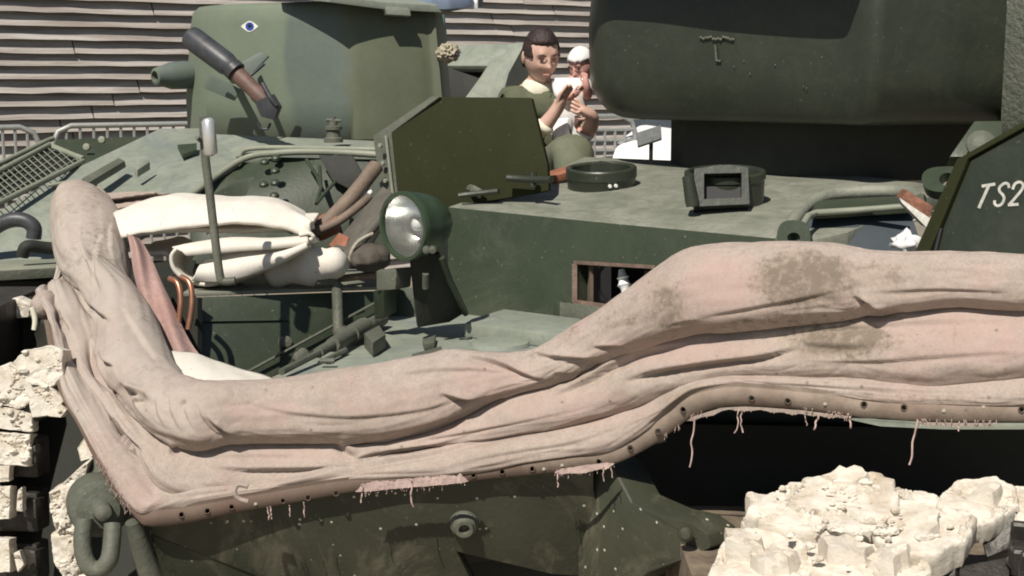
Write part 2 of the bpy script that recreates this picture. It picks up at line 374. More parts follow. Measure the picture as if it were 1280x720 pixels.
# ================================================================== boarded barn wall
W0 = Vector((-3.9, 10.7, 0)); WD = Vector((0.81, 0.59, 0)).normalized(); WN = Vector((WD.y, -WD.x, 0))
barn = thing('barn', W0, 'weathered grey timber barn wall of overlapping horizontal boards behind the tanks', 'barn')
WR = Matrix((WD, -WN, Vector((0, 0, 1)))).transposed()
wallbm = bmesh.new(); box(wallbm, W0 + WD*4.5 - WN*0.20 + Vector((0, 0, 2.4)), 13, 0.12, 4.8, WR)
obj('backing_wall', wallbm, M['dark'], barn)
def board_mesh(L, seed):
    r = random.Random(seed); b = bmesh.new(); n = 14; rows = []
    for i in range(n+1):
        x = -L/2 + L*i/n; w1 = r.uniform(-0.004, 0.004); w2 = r.uniform(-0.003, 0.003)
        prof = [(-0.054+w2, -0.052+w1), (-0.022, -0.052+w1), (0.040, 0.066), (0.016, 0.066)]
        rows.append([b.verts.new((x, y, z)) for y, z in prof])
    for i in range(n):
        for k in range(4):
            q = (k+1) % 4; b.faces.new((rows[i][k], rows[i+1][k], rows[i+1][q], rows[i][q]))
    b.faces.new(rows[0]); b.faces.new(rows[-1])
    bmesh.ops.recalc_face_normals(b, faces=b.faces)
    me = bpy.data.meshes.new('board'); b.to_mesh(me); b.free(); me.materials.append(M['board']); return me
bms = [board_mesh(L, i) for i, L in enumerate((2.4, 3.0, 2.7, 3.3))]
lens = (2.4, 3.0, 2.7, 3.3)
for r_ in range(40):
    x = -1.6 - random.random()*1.8; z = 0.06 + r_*0.101
    while x < 9.5:
        k = random.randrange(4); L = lens[k]
        o = bpy.data.objects.new('board', bms[k])
        pos = W0 + WD*(x+L/2) + WN*0.02 + Vector((0, 0, z + random.uniform(-0.005, 0.005)))
        put(o, barn, pos); o.rotation_euler = (random.uniform(-.03, .03), random.uniform(-.0018, .0018), math.atan2(WD.y, WD.x))
        x += L + 0.012

# ================================================================== crowd barriers
def barrier(a, b, h, nbar, label, cat='crowd barrier', mesh=False):
    t = thing('crowd_barrier', a, label, cat); u = (b-a); L = u.length; u.normalize(); up = Vector((0, 0, 1))
    zb = 0.12
    bm = bmesh.new(); rr = 0.12
    loop = [a+up*0.0, a+up*(h-rr), a+up*(h-rr*0.3)+u*rr*0.3, a+up*h+u*rr, b+up*h-u*rr, b+up*(h-rr*0.3)-u*rr*0.3, b+up*(h-rr), b+up*0.0]
    tube(bm, loop, 0.019, 8); tube(bm, [a+up*0.2, b+up*0.2], 0.014, 8)
    if mesh: tube(bm, [a+up*(h-0.1), b+up*(h-0.1)], 0.012, 8)
    obj('frame', bm, M['galv'], t, 50)
    for i in range(1, nbar):
        bm = bmesh.new(); p = a + u*L*i/nbar
        tube(bm, [p+up*0.2, p+up*(h-(0.1 if mesh else 0.0))], 0.011 if mesh else 0.010, 6); obj('bar', bm, M['galv'], t, 50)
    if mesh:
        k = int((h-0.3)/0.075)
        for j in range(1, k):
            bm = bmesh.new(); z = 0.2 + j*(h-0.3)/k
            tube(bm, [a+up*z-WN*0.0, b+up*z], 0.010, 6); obj('cross_bar', bm, M['galv'], t, 50)
    for q in (a+u*0.25, b-u*0.25):
        bm = bmesh.new(); tube(bm, [q-WN*0.3+up*0.02, q+WN*0.3+up*0.02], 0.016, 6); obj('foot', bm, M['galv'], t, 50)
    return t
def gpt(px, D): q = P(px, 300, D); q.z = 0; return q
barrier(gpt(72, 9.2), gpt(330, 9.9), P(150, 157, 9.3).z, 16, 'galvanised crowd barrier with upright bars, just left of the camouflaged turret')
barrier(gpt(-150, 8.6), gpt(56, 9.1), P(0, 160, 8.9).z, 13, 'galvanised crowd barrier at the left edge, behind the wire mesh guard')
barrier(gpt(690, 10.2), gpt(792, 10.6), P(740, 146, 10.3).z, 8, 'square mesh metal barrier seen between the sitting man and the dark turret', mesh=True)

# ================================================================== helper: polygons turned into closed bodies
def body_from_plan(name, plan, zs, mat, parent, smooth=35, label=None, bumps=None):
    """plan: list of XY vectors; zs: list of (z, inset metres)"""
    cx = sum(p.x for p in plan)/len(plan); cy = sum(p.y for p in plan)/len(plan); c = Vector((cx, cy))
    R = sum((Vector((p.x, p.y))-c).length for p in plan)/len(plan)
    bm = bmesh.new(); rings = []
    for z, ins in zs:
        f = 1 - ins/R; rings.append([bm.verts.new((cx+(p.x-cx)*f, cy+(p.y-cy)*f, z)) for p in plan])
    n = len(plan)
    for A, B in zip(rings, rings[1:]):
        for k in range(n): bm.faces.new((A[k], A[(k+1) % n], B[(k+1) % n], B[k]))
    bm.faces.new(rings[0]); bm.faces.new(rings[-1])
    return obj(name, bm, mat, parent, smooth, label)
def closed_smooth(pts, n):
    m = len(pts); P4 = [np.array(p, float) for p in pts]; out = []
    for i in range(m):
        p0, p1, p2, p3 = P4[(i-1) % m], P4[i], P4[(i+1) % m], P4[(i+2) % m]
        for k in range(n):
            t = k/n; out.append(Vector(0.5*((2*p1)+(-p0+p2)*t+(2*p0-5*p1+4*p2-p3)*t*t+(-p0+3*p1-3*p2+p3)*t**3)))
    return out

# ================================================================== camouflaged tank in the background
mt = thing('camouflaged_tank', (-1.4, 7.6, 0), 'pale green camouflaged tank with a painted eye on its turret', 'tank')
tp = [P(x, 90, d).xy for x, d in ((236, 7.75), (242, 7.45), (275, 7.22), (340, 7.05), (400, 6.93), (436, 6.88), (462, 6.89), (500, 6.93), (540, 6.99), (556, 7.08))]
tp += [P(x, 90, d).xy for x, d in ((560, 8.0), (520, 8.5), (400, 8.7), (290, 8.5))]
plan = closed_smooth([(p.x, p.y) for p in tp], 5)
zb = P(400, 176, 7.0).z; ztop = P(400, 2, 7.0).z
body = body_from_plan('turret', plan, [(zb, 0.03), (zb+0.012, 0.0), (zb+0.2, -0.005), (ztop-0.10, 0.035), (ztop-0.03, 0.05), (ztop+0.0, 0.085)], M['camo'], mt, 60)
# roof slab that overhangs the turret and shades it
rimp = pds([(345, -4, 7.0), (412, 3, 6.74), (482, 12, 6.86), (556, 16, 6.98), (604, 8, 7.2), (600, -6, 7.9), (380, -8, 7.9)])
plate('roof_plate', rimp, 0.03, M['glac'], mt, 0.005, vec=Vector((0, 0, 0.035)))
plate('hinge_bracket', pds([(482, 8, 6.84), (512, 10, 6.88), (514, 20, 6.88), (484, 18, 6.84)]), 0.06, M['glac'], mt, 0.004)
hb = bmesh.new(); lathe(hb, P(430, -14, 7.3), Vector((0, 0, 1)), [(0, 0.0), (0, 0.30), (0.12, 0.30), (0.14, 0.28), (0.14, 0)], 32); obj('cupola', hb, M['glac'], mt, 35)
# bolts along the pale rim
# painted eye
from mathutils.bvhtree import BVHTree
tbv = BVHTree.FromPolygons([v.co + WORLD['turret'] for v in body.data.vertices], [list(p.vertices) for p in body.data.polygons])
def eye_poly(name, cx, cy, rx, ry, off, mat, pointed=False):
    bm = bmesh.new(); o_ = Vector((0, 0, CAM_H)); rows = []
    def hit(px, py):
        d_ = (P(px, py, 1.0)-o_).normalized(); h_, n_, _, _ = tbv.ray_cast(o_, d_); return h_ - d_*off
    cv = bm.verts.new(hit(cx, cy))
    for f in (.5, 1.0):
        row = []
        for k in range(32):
            a = 2*math.pi*k/32; c_, s_ = math.cos(a), math.sin(a)
            yy = math.copysign(ry*(1-abs(c_)**1.5), s_) if pointed else s_*ry
            row.append(bm.verts.new(hit(cx+rx*c_*f, cy+yy*f)))
        rows.append(row)
    for k in range(32):
        q = (k+1) % 32; bm.faces.new((cv, rows[0][k], rows[0][q])); bm.faces.new((rows[0][k], rows[1][k], rows[1][q], rows[0][q]))
    return obj(name, bm, mat, body, 60)
eye_poly('eye_white', 312, 33, 11, 7, .003, M['eyewhite'], True); eye_poly('eye_iris', 312, 33, 5.2, 5.2, .005, M['iris']); eye_poly('eye_pupil', 312, 32.5, 2.2, 2.2, .007, M['black'])
bm = bmesh.new(); tube(bm, [P(292, 100, 7.1), P(292, 92, 6.66)], .02, 10); tube(bm, [P(318, 84, 7.05), P(312, 84, 6.72)], .016, 10); obj('launcher_mount', bm, M['camo'], mt, 50)
plate('launcher_breech', pds([(318, 128, 6.52), (338, 118, 6.5), (348, 134, 6.5), (342, 150, 6.5), (326, 146, 6.52)]), .05, M['launch'], mt, .004)
# gun stub
ga = P(262, 92, 7.6); gb = P(190, 96, 7.35)
lobj('gun_barrel', ga, gb-ga, [(0, 0), (0, 0.066), (0.10, 0.068), (0.16, 0.074), (0.24, 0.070), (0.27, 0.060), (0.33, 0.044), (0.335, 0.03), (0.25, 0.028), (0.25, 0)], M['camo'], mt, 28)
# smoke launcher: thick tube, thin brown barrel, bracket
a = P(238, 46, 6.75); b = P(294, 88, 6.62); dv = (b-a); L = dv.length
sm = lobj('smoke_launcher', a, dv, [(0.05, 0), (0.0, 0.045), (0, 0.052), (0.02, 0.057), (L*0.8, 0.055), (L*0.97, 0.042), (L, 0.036), (L, 0)], M['launch'], mt, 28)
a2 = P(294, 90, 6.62); b2 = P(344, 138, 6.55); dv = b2-a2; L = dv.length
lobj('launcher_barrel', a2, dv, [(0, 0), (0, 0.036), (0.02, 0.04), (L*0.5, 0.036), (L*0.55, 0.041), (L*0.75, 0.041), (L, 0.034), (L, 0.022), (L-.06, 0.02), (L-.06, 0)], M['brown'], sm, 22)
lobj('barrel_collar', P(290, 85, 6.62), dv, [(0, 0.03), (0, 0.05), (0.03, 0.05), (0.03, 0.03)], M['launch'], sm, 22)
plate('launcher_bracket', pds([(286, 86, 6.70), (327, 64, 6.72), (336, 70, 6.72), (306, 100, 6.68)]), 0.02, M['camo'], mt, 0.003)
smooth_tube([P(330, 80, 6.7), P(316, 92, 6.66), P(300, 104, 6.64)], 0.008, M['launch'], 'bracket_rod', mt)
smooth_tube([P(322, 152, 6.56), P(326, 160, 6.56), P(334, 161, 6.56), P(338, 154, 6.56)], 0.006, M['launch'], 'trigger_loop', mt, 5, 8)
smooth_tube([P(328, 104, 6.52), P(338, 122, 6.5), P(346, 132, 6.5)], 0.011, M['launch'], 'trigger_bar', mt, 5, 8)
plate('launcher_shield', pds([(258, 92, 7.0), (300, 112, 6.98), (292, 126, 6.98), (254, 110, 7.02)]), 0.02, M['camo'], mt, 0.003)
# hull: sloping pale plates and dark side plate
hp = Plane((30, 300, 5.7), (240, 165, 6.95), (420, 240, 6.4))
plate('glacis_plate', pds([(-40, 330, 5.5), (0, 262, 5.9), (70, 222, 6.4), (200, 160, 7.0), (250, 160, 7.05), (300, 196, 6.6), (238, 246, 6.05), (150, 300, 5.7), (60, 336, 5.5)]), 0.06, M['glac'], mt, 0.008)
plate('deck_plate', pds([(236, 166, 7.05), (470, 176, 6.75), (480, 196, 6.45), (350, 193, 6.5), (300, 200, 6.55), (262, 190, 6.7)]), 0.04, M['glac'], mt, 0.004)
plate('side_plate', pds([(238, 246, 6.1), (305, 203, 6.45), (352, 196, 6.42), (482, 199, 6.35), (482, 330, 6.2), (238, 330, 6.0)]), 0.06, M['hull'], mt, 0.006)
smooth_tube([P(236, 246, 6.08), P(302, 200, 6.43), P(350, 191, 6.40), P(410, 190, 6.38), P(482, 194, 6.33)], 0.016, M['rim'], 'rim_bar', mt, 8, 8)
smooth_tube([P(298, 198, 6.5), P(322, 185, 6.6), P(470, 187, 6.45)], 0.012, M['rim'], 'upper_rim_bar', mt, 6, 8)
sp_ = Plane((238, 246, 6.08), (352, 196, 6.40), (482, 199, 6.33))
for x, y in ((331, 204), (345, 199), (344, 215), (344, 230), (330, 232), (343, 246), (420, 199)):
    lobj('bolt', sp_.at(x, y, 0.0), sp_.n, [(0, 0.022), (0.012, 0.020), (0.02, 0.010), (0.021, 0)], M['hull'], mt, 10)
bm = bmesh.new()
for seq in ([(384, 205), (397, 225), (402, 240)], [(400, 213), (402, 240), (396, 260)], [(420, 232), (408, 245), (396, 260)]):
    tube(bm, [sp_.at(x, y, 0.02) for x, y in seq], 0.008, 8)
obj('latch', bm, M['hull'], mt, 50)
# dark hinged plate on the side
plate('stowage_flap', pds([(398, 194, 6.28), (440, 194, 6.26), (452, 215, 6.2), (440, 238, 6.2), (415, 225, 6.22)]), 0.03, M['dark'], mt, 0.003)
# filler cap
fc = P(417, 178, 6.6)
lobj('filler_cap', fc, Vector((0, 0, 1)), [(0, 0.045), (0.02, 0.045), (0.025, 0.034), (0.055, 0.032), (0.06, 0.042), (0.075, 0.042), (0.08, 0.02), (0.10, 0.018), (0.10, 0)], M['fit'], mt, 20)
bm = bmesh.new(); tube(bm, [P(408, 150, 6.6), P(426, 151, 6.6)], 0.008, 8); tube(bm, [P(417, 146, 6.6), P(417, 160, 6.6)], 0.009, 8); obj('cap_handle', bm, M['fit'], mt, 50)
# fittings on the glacis
plate('wooden_block', pds([(104, 231, 6.14), (150, 205, 6.42), (158, 209, 6.4), (112, 237, 6.1)]), 0.05, M['fit'], mt, 0.004, vec=Vector((0, -0.02, 0.03)))
plate('lifting_lug', pds([(168, 218, 6.3), (184, 209, 6.38), (188, 212, 6.38), (172, 222, 6.28)]), 0.03, M['rim'], mt, 0.003, vec=Vector((0, 0, 0.035)))
plate('step_wedge', pds([(222, 186, 6.65), (246, 184, 6.68), (246, 192, 6.6), (228, 198, 6.55)]), 0.03, M['hull'], mt, 0.002, vec=Vector((0, 0, 0.02)))
smooth_tube([P(60, 232, 6.15), P(100, 226, 6.2), P(120, 232, 6.15)], 0.008, M['rim'], 'weld_seam', mt, 8, 8)
# dark rear panel with bolts beyond glacis
plate('rear_panel', pds([(72, 174, 7.6), (168, 171, 7.9), (205, 171, 7.95), (130, 206, 7.3), (100, 206, 7.25), (66, 186, 7.5)]), 0.05, M['hull'], mt, 0.005)
for x, y in ((109, 184), (128, 175)): lobj('bolt', P(x, y, 7.45), Vector((0, -1, .2)), [(0, .02), (.02, .018), (.024, 0)], M['rim'], mt, 10)
# wire mesh guard
mp_ = Plane((0, 218, 6.2), (58, 186, 6.7), (60, 226, 6.2))
gt = bmesh.new()
for seq in ([(-40, 235), (0, 216), (62, 183), (104, 201)], [(-40, 222), (0, 207), (60, 178), (66, 176)]):
    tube(gt, [mp_.at(x, y, 0.01) for x, y in seq], 0.013, 8)
tube(gt, [mp_.at(x, y, 0.0) for x, y in ((-40, 270), (0, 253), (104, 201))], 0.012, 8)
mg = obj('mesh_guard', gt, M['rim'], mt, 50)
bm = bmesh.new(); corner = [(-40, 236), (0, 217), (62, 184), (102, 202), (0, 252), (-40, 268)]
def inside(x, y):
    c = False; n = len(corner)
    for i in range(n):
        x1, y1 = corner[i]; x2, y2 = corner[(i+1) % n]
        if (y1 > y) != (y2 > y) and x < (x2-x1)*(y-y1)/(y2-y1)+x1: c = not c
    return c
for sl_ in (0.9, -0.62):
    for c0 in range(-120, 460, 9):
        seg = []
        for x in np.arange(-40, 106, 1.5):
            y = c0 + sl_*x
            if inside(x, y): seg.append((x, y))
        if len(seg) > 2: tube(bm, [mp_.at(*seg[0], 0.004), mp_.at(*seg[-1], 0.004)], 0.0028, 5, False)
ms_ = obj('wire_mesh', bm, M['rim'], mg, 50); ms_['kind'] = 'stuff'
plate('guard_backing', [p + (p-Vector((0, 0, CAM_H))).normalized()*.10 for p in pxs(mp_, corner)], 0.02, M['dark'], mt, 0)
# hooks and fender at far left
smooth_tube([P(-30, 300, 5.5), P(5, 278, 5.5), P(28, 275, 5.5), P(42, 284, 5.5), P(42, 298, 5.5)], 0.030, M['launch'], 'tow_hook', mt, 6, 12)
smooth_tube([P(28, 320, 5.3), P(34, 308, 5.3), P(60, 310, 5.35), P(100, 312, 5.4)], 0.024, M['dark'], 'tow_cable', mt, 6, 12)
plate('fender', pds([(-60, 328, 5.4), (90, 322, 5.6), (90, 334, 5.25), (-60, 342, 5.15)]), 0.02, M['rim'], mt, 0.003)
plate('fender_lip', pds([(-60, 342, 5.148), (90, 334, 5.248), (90, 346, 5.25), (-60, 354, 5.15)]), 0.01, M['fit'], mt, 0.003)
plate('running_gear', pds([(-120, 355, 5.3), (240, 346, 5.5), (240, 520, 5.5), (-120, 600, 5.3)]), 0.5, M['dark'], mt, 0.01)

# ================================================================== third vehicle behind the turret
v3 = thing('armoured_vehicle', (-0.2, 9.0, 0), 'grey green vehicle with sloping wing between the camouflaged turret and the sitting man', 'armoured vehicle')
plate('front_plate', pds([(540, 57, 9.0), (656, 54, 8.7), (652, 70, 8.6), (618, 82, 8.55), (545, 82, 8.8)]), 0.05, M['glac'], v3, 0.006)
plate('wing', pds([(656, 55, 8.5), (636, 92, 8.45), (626, 130, 8.4), (575, 130, 8.4), (600, 96, 8.5), (614, 74, 8.55)]), 0.3, M['glac'], v3, 0.01)
plate('shaded_opening', pds([(545, 80, 8.78), (618, 80, 8.7), (600, 135, 8.6), (545, 135, 8.7)]), 0.9, M['dark'], v3, 0.01)  # shade of the opening below the plate, put in as a near-black slab
plate('cab_panel', pds([(530, 14, 8.95), (556, 18, 8.95), (556, 60, 8.9), (530, 60, 8.9)]), 0.5, M['bottle'], v3, 0.01)
plate('lower_body', pds([(520, 130, 8.9), (640, 130, 8.6), (640, 420, 8.6), (520, 420, 8.9)]), 0.8, M['glac'], v3, 0.01)
# hanging canvas bundle on it
def blob(name, c, rx, ry, rz, mat, parent, seed=0, amp=0.25, fr=2.2, sub=4, label=None, yaw=0, ridged=False):
    bm = bmesh.new(); bmesh.ops.create_icosphere(bm, subdivisions=sub, radius=1)
    off = Vector((seed*7.3, seed*3.1, -seed*5.7)); R = Matrix.Rotation(yaw, 3, 'Z')
    for v in bm.verts:
        d = v.co.normalized(); n_ = noise.fractal(d*fr+off, 0.8, 2.1, 5)
        if ridged: n_ = -abs(noise.noise(d*fr*1.3+off))*1.6 + 0.4*n_
        q = d*(1+amp*n_); v.co = c + R @ Vector((q.x*rx, q.y*ry, q.z*rz))
    return obj(name, bm, mat, parent, 80, label)
rb = blob('rolled_canvas', P(560, 66, 6.98), S(16, 7.0), 0.08, S(13, 7.0), M['shirt'], None, 3, 0.35, 2.6, 4, ridged=True)
rb.data.materials.clear(); rb.data.materials.append(canvas_mat('cream_roll', (0.42, 0.38, 0.28), (0.52, 0.48, 0.37), (0.45, 0.38, 0.3), (0.2, 0.17, 0.12), 0.5))
meta(rb, 'small crumpled cream canvas bundle hanging at the right edge of the camouflaged turret', 'canvas bundle')
bl = plate('blue_sheet', pds([(508, 6, 7.2), (575, 4, 7.1), (590, 10, 7.0), (560, 13, 6.95), (515, 12, 7.0)]), 0.1, M['blue'], None, 0.02, vec=Vector((0, 0, 0.10)))
meta(bl, 'blue grey cloth lying on the roof of the camouflaged turret at the top edge', 'cloth')
wb = plate('white_carton', pds([(572, 4, 7.0), (597, 3, 7.05), (598, 12, 7.05), (574, 12, 7.0)]), 0.1, M['white'], None, 0.006, vec=Vector((0, 0.12, 0.12)))
meta(wb, 'small white box beside the blue cloth on the camouflaged turret roof', 'box')

# ================================================================== white car and sign behind the turret
car = thing('white_car', (1.1, 11, 0), 'white car mostly hidden behind the dark turret', 'car')
def cpt(px, py, D): return P(px, py, D)
plate('body', pds([(770, 176, 10.6), (800, 152, 10.9), (858, 160, 10.8), (872, 192, 10.3), (868, 204, 10.15), (760, 206, 10.2)]), 0.6, M['white'], car, 0.06)
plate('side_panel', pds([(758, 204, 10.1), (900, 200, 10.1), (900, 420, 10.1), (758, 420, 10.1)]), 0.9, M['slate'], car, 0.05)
plate('windscreen', pds([(786, 150, 11.2), (900, 146, 11.2), (900, 160, 10.9), (800, 160, 11.0)]), 0.02, M['slate'], car, 0.004)
for x in (780, 880):
    lobj('wheel', gpt(x, 10.0)+Vector((0, 0, 0.31)), Vector((0, -1, 0)), [(-0.1, 0), (-0.1, 0.29), (-.06, .31), (0.04, 0.31), (0.08, 0.29), (0.08, 0.2), (0.05, 0.18), (0.05, 0)], M['black'], car, 24)
sg = thing('sign_board', gpt(812, 9.8), 'small grey tilted notice board on a thin post, in front of the white car', 'sign')
plate('board', pds([(795, 166, 9.8), (826, 156, 9.8), (827, 173, 9.75), (797, 183, 9.75)]), 0.03, M['signgrey'], sg, 0.004)
smooth_tube([P(814, 176, 9.8), P(812, 300, 9.8), gpt(812, 9.8)], 0.014, M['black'], 'post', sg, 4, 8)

# ================================================================== amphibious tank
tk = thing('amphibious_tank', (0.3, 4.6, 0), 'dark green amphibious tank in the foreground with folded pinkish canvas screen round its hull', 'tank')
WORLD_TK = tk
# driver's plate with a real opening
fp = Plane((590, 330, 4.70), (1000, 330, 3.98), (740, 250, 4.45))
outer = [(560, 259), (760, 279), (1010, 302), (1150, 320), (1150, 560), (560, 560)]
win = [(721, 330), (818, 336), (818, 392), (721, 376)]
def plate_hole(name, plane, outer, hole, thick, mat, parent):
    bm = bmesh.new()
    o_ = [bm.verts.new(plane.at(*q)) for q in outer]; h_ = [bm.verts.new(plane.at(*q)) for q in hole]
    oe = [bm.edges.new((o_[i], o_[(i+1) % len(o_)])) for i in range(len(o_))]; he = [bm.edges.new((h_[i], h_[(i+1) % len(h_)])) for i in range(len(h_))]
    bmesh.ops.triangle_fill(bm, use_beauty=True, edges=oe+he)
    ex = bmesh.ops.extrude_face_region(bm, geom=list(bm.faces))
    for v in ex['geom']:
        if isinstance(v, bmesh.types.BMVert): v.co -= plane.n*thick
    return obj(name, bm, mat, parent, 30)
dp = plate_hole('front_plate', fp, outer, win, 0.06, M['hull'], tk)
# roof
roof = [fp.at(560, 258, -.003), fp.at(760, 278, -.003), fp.at(1010, 301, -.003)] + pds([(1060, 290, 4.0), (1150, 250, 4.3), (1190, 235, 4.6), (1110, 222, 5.0), (960, 205, 5.4), (730, 196, 5.75), (680, 219, 5.25)])
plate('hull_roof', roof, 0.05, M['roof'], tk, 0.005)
bm = bmesh.new()
for i, (a_, b_) in enumerate((((600, 266), (640, 300)),)): pass
bm.free()
# periscope collars
rn = (P(760, 277, 4.35)-P(560, 257, 4.7)).cross(P(860, 203, 5.45)-P(560, 257, 4.7)).normalized()
if rn.z < 0: rn = -rn
c1 = P(752, 238, 4.98); r1 = S(43, 4.98)
col1 = lobj('periscope_collar', c1-rn*0.02, rn, [(0, r1*0.97), (0.065, r1), (0.07, r1*1.03), (0.10, r1*1.03), (0.105, r1*1.0), (0.105, r1*0.90), (0.1, r1*0.86), (0.0, r1*0.86)], M['turret'], tk, 48)
pl_ = bmesh.new(); lathe(pl_, c1+rn*0.0, rn, [(0, 0), (0, r1*0.5), (0.10, r1*0.34), (0.10, 0)], 3); obj('periscope_guard', pl_, M['turret'], col1)
bm = bmesh.new()
for a_ in (-80, -70):
    d_ = Vector((math.cos(math.radians(a_)), math.sin(math.radians(a_)), 0)); d_ = (d_-rn*d_.dot(rn)).normalized(); lathe(bm, c1+d_*r1*1.0+rn*.035, d_, [(0, .007), (.006, .006), (.007, 0)], 8)
obj('rivet', bm, M['white'], col1, 50)
bm = bmesh.new()   # second collar: hood with a rectangular window
c2 = P(906, 247, 4.55); r2 = S(49, 4.55)
u_, v_ = frame(rn); hor = Vector((1, 0.1, 0)); hor = (hor - rn*hor.dot(rn)).normalized(); dep = rn.cross(hor)
if dep.y < 0: dep = -dep
def ringp(a, r, h): return c2 + (hor*math.cos(a) - dep*math.sin(a))*r + rn*h
segs = 40; a0, a1 = math.radians(-62), math.radians(242)
pr = [(r2*0.98, -0.02), (r2, 0.08), (r2*1.03, 0.085), (r2*1.03, 0.115), (r2*0.9, 0.115), (r2*0.88, -0.02)]
def sector(bm, A0, A1, pr, segs):
    rows = [[bm.verts.new(ringp(A0+(A1-A0)*k/segs, r, h)) for r, h in pr] for k in range(segs+1)]
    for k in range(segs):
        for j in range(len(pr)):
            q = (j+1) % len(pr); bm.faces.new((rows[k][j], rows[k][q], rows[k+1][q], rows[k+1][j]))
    bm.faces.new(rows[0]); bm.faces.new(rows[-1])
lathe(bm, c2, rn, [(-.02, r2*.98), (.06, r2), (.065, r2*1.03), (.085, r2*1.03), (.088, r2*1.0), (.088, r2*.9), (.08, r2*.87), (-.02, r2*.87)], 48)
col2 = obj('periscope_collar', bm, M['turret'], tk, 35)
bm = bmesh.new()
def bar(bm, p, q, w, h=None):
    p = Vector(p); q = Vector(q); d = (q-p); L = d.length; d.normalize(); u, v = frame(d)
    box(bm, (p+q)/2, w, h or w, L, Matrix((u, v, d)).transposed())
bm.free()
hpl = Plane((866, 256, 4.365), (938, 253, 4.355), (900, 212, 4.40))
hood = plate_hole('periscope_hood', hpl, [(868, 258), (937, 255), (935, 209), (900, 206), (868, 211)], [(880, 249), (927, 247), (927, 216), (880, 217)], .07, M['turret'], col2)
plate('periscope_glass', pxs(hpl, [(876, 252), (930, 250), (930, 213), (876, 214)], -.045), .02, M['black'], col2, 0)
lobj('hood_pin', P(866, 258, 4.36), P(860, 222, 4.37)-P(866, 258, 4.36), [(0, 0), (0, .02), (.02, .022), (.095, .018), (.1, 0)], M['turret'], col2, 14)
# vision opening
fr_ = bmesh.new()
def edgebar(bm, a, b, w, off=0.004):
    bar(bm, fp.at(*a, off), fp.at(*b, off), w)
vp = bmesh.new(); edgebar(vp, (719, 328), (820, 334), 0.010); edgebar(vp, (719, 330), (719, 378), 0.016); edgebar(vp, (719, 378), (800, 390), 0.016)
vf = obj('vision_port_frame', vp, M['jamb'], dp, 40)
bm = bmesh.new(); extr(bm, [fp.at(721, 330, -0.0605), fp.at(735, 330, -0.01), fp.at(735, 378, -0.01), fp.at(721, 376, -0.0605)], Vector((0.012, 0.01, 0))); obj('port_jamb', bm, M['wood'], dp)
plate('port_inner_plate', pxs(fp, [(784, 336), (822, 338), (822, 392), (784, 388)], -0.10), 0.02, M['wood'], dp, 0.002)
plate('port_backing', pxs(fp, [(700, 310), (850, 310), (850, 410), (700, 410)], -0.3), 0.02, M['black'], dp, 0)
q0 = fp.at(766, 336, -0.05); q1 = fp.at(772, 368, -0.05)
lobj('white_fitting', q0, q1-q0, [(0, 0), (0, .010), (.02, .014), (.026, .02), (.032, .014), (.044, .018), (.05, .023), (.058, .016), (.07, .013), (.08, .018), (.09, .012), (.1, 0)], M['white'], dp, 16)
plate('port_sill', pxs(fp, [(706, 378), (760, 384), (760, 404), (706, 400)], 0.03), 0.05, M['fit'], dp, 0.004)
plate('port_hinge', pxs(fp, [(697, 376), (709, 377), (709, 398), (697, 397)], 0.025), 0.04, M['hull'], dp, 0.004)
# glacis deck
deckz = 0.955
def dk(px, py, z=deckz):
    o = Vector((0, 0, CAM_H)); d = P(px, py, 1)-o; return o + d*((z-CAM_H)/d.z)
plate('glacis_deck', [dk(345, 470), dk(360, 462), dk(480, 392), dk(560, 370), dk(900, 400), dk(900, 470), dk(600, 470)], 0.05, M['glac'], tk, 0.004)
def on(px, py, up=0.0): return dk(px, py)+Vector((0, 0, up))
rp = [dk(590, 398, 1.0), dk(630, 386, 1.0), dk(725, 398, 1.0), dk(760, 420, 1.0), dk(700, 418, 1.0), dk(580, 404, 1.0)]
plate('raised_panel', rp, 0.04, M['glac'], tk, 0.006, vec=Vector((0, 0, -0.044)))
plate('grab_block', [dk(515, 442, 0.99), dk(552, 432, 0.99), dk(556, 445, 0.99), dk(520, 450, 0.99)], .04, M['fit'], tk, .004, vec=Vector((0, 0, -.034)))
plate('deck_stud', [dk(528, 424, 0.975), dk(545, 418, 0.975), dk(543, 428, 0.975), dk(530, 430, 0.975)], .03, M['fit'], tk, .003, vec=Vector((0, 0, -.019)))
lobj('deck_cover', dk(625, 432), Vector((0, 0, 1)), [(0, 0.09), (0.012, 0.085), (0.016, 0.07), (0.016, 0)], M['glac'], tk, 28)
# hinge bar and fittings
smooth_tube([on(352, 474, .02), on(392, 458, .025), on(430, 436, .03), on(462, 420, .03), on(480, 408, .03)], [0.014]*4*4+[0.018]*9, M['fit'], 'hinge_bar', tk, 6, 10) if False else None
bm = bmesh.new(); tube(bm, [on(352, 474, .02), on(395, 456, .03), on(398, 454, .03)], .010, 8); tube(bm, [on(398, 454, .03), on(418, 444, .035)], .016, 10); tube(bm, [on(416, 446, .035), on(440, 432, .035)], .022, 10); tube(bm, [on(438, 433, .035), on(456, 422, .035)], .028, 12); tube(bm, [on(456, 422, .03), on(478, 410, .03)], .022, 12)
tube(bm, [on(400, 460, .02), on(418, 460, .02)], .008, 8); tube(bm, [on(408, 456, .015), on(432, 444, .015)], .008, 8)
hb_ = obj('hinge_bar', bm, M['fit'], tk, 40)
plate('hinge_block', [dk(455, 416, 1.0), dk(474, 406, 1.0), dk(482, 418, 1.0), dk(466, 428, 1.0)], .05, M['fit'], tk, .004, vec=Vector((0, 0, -.044)))
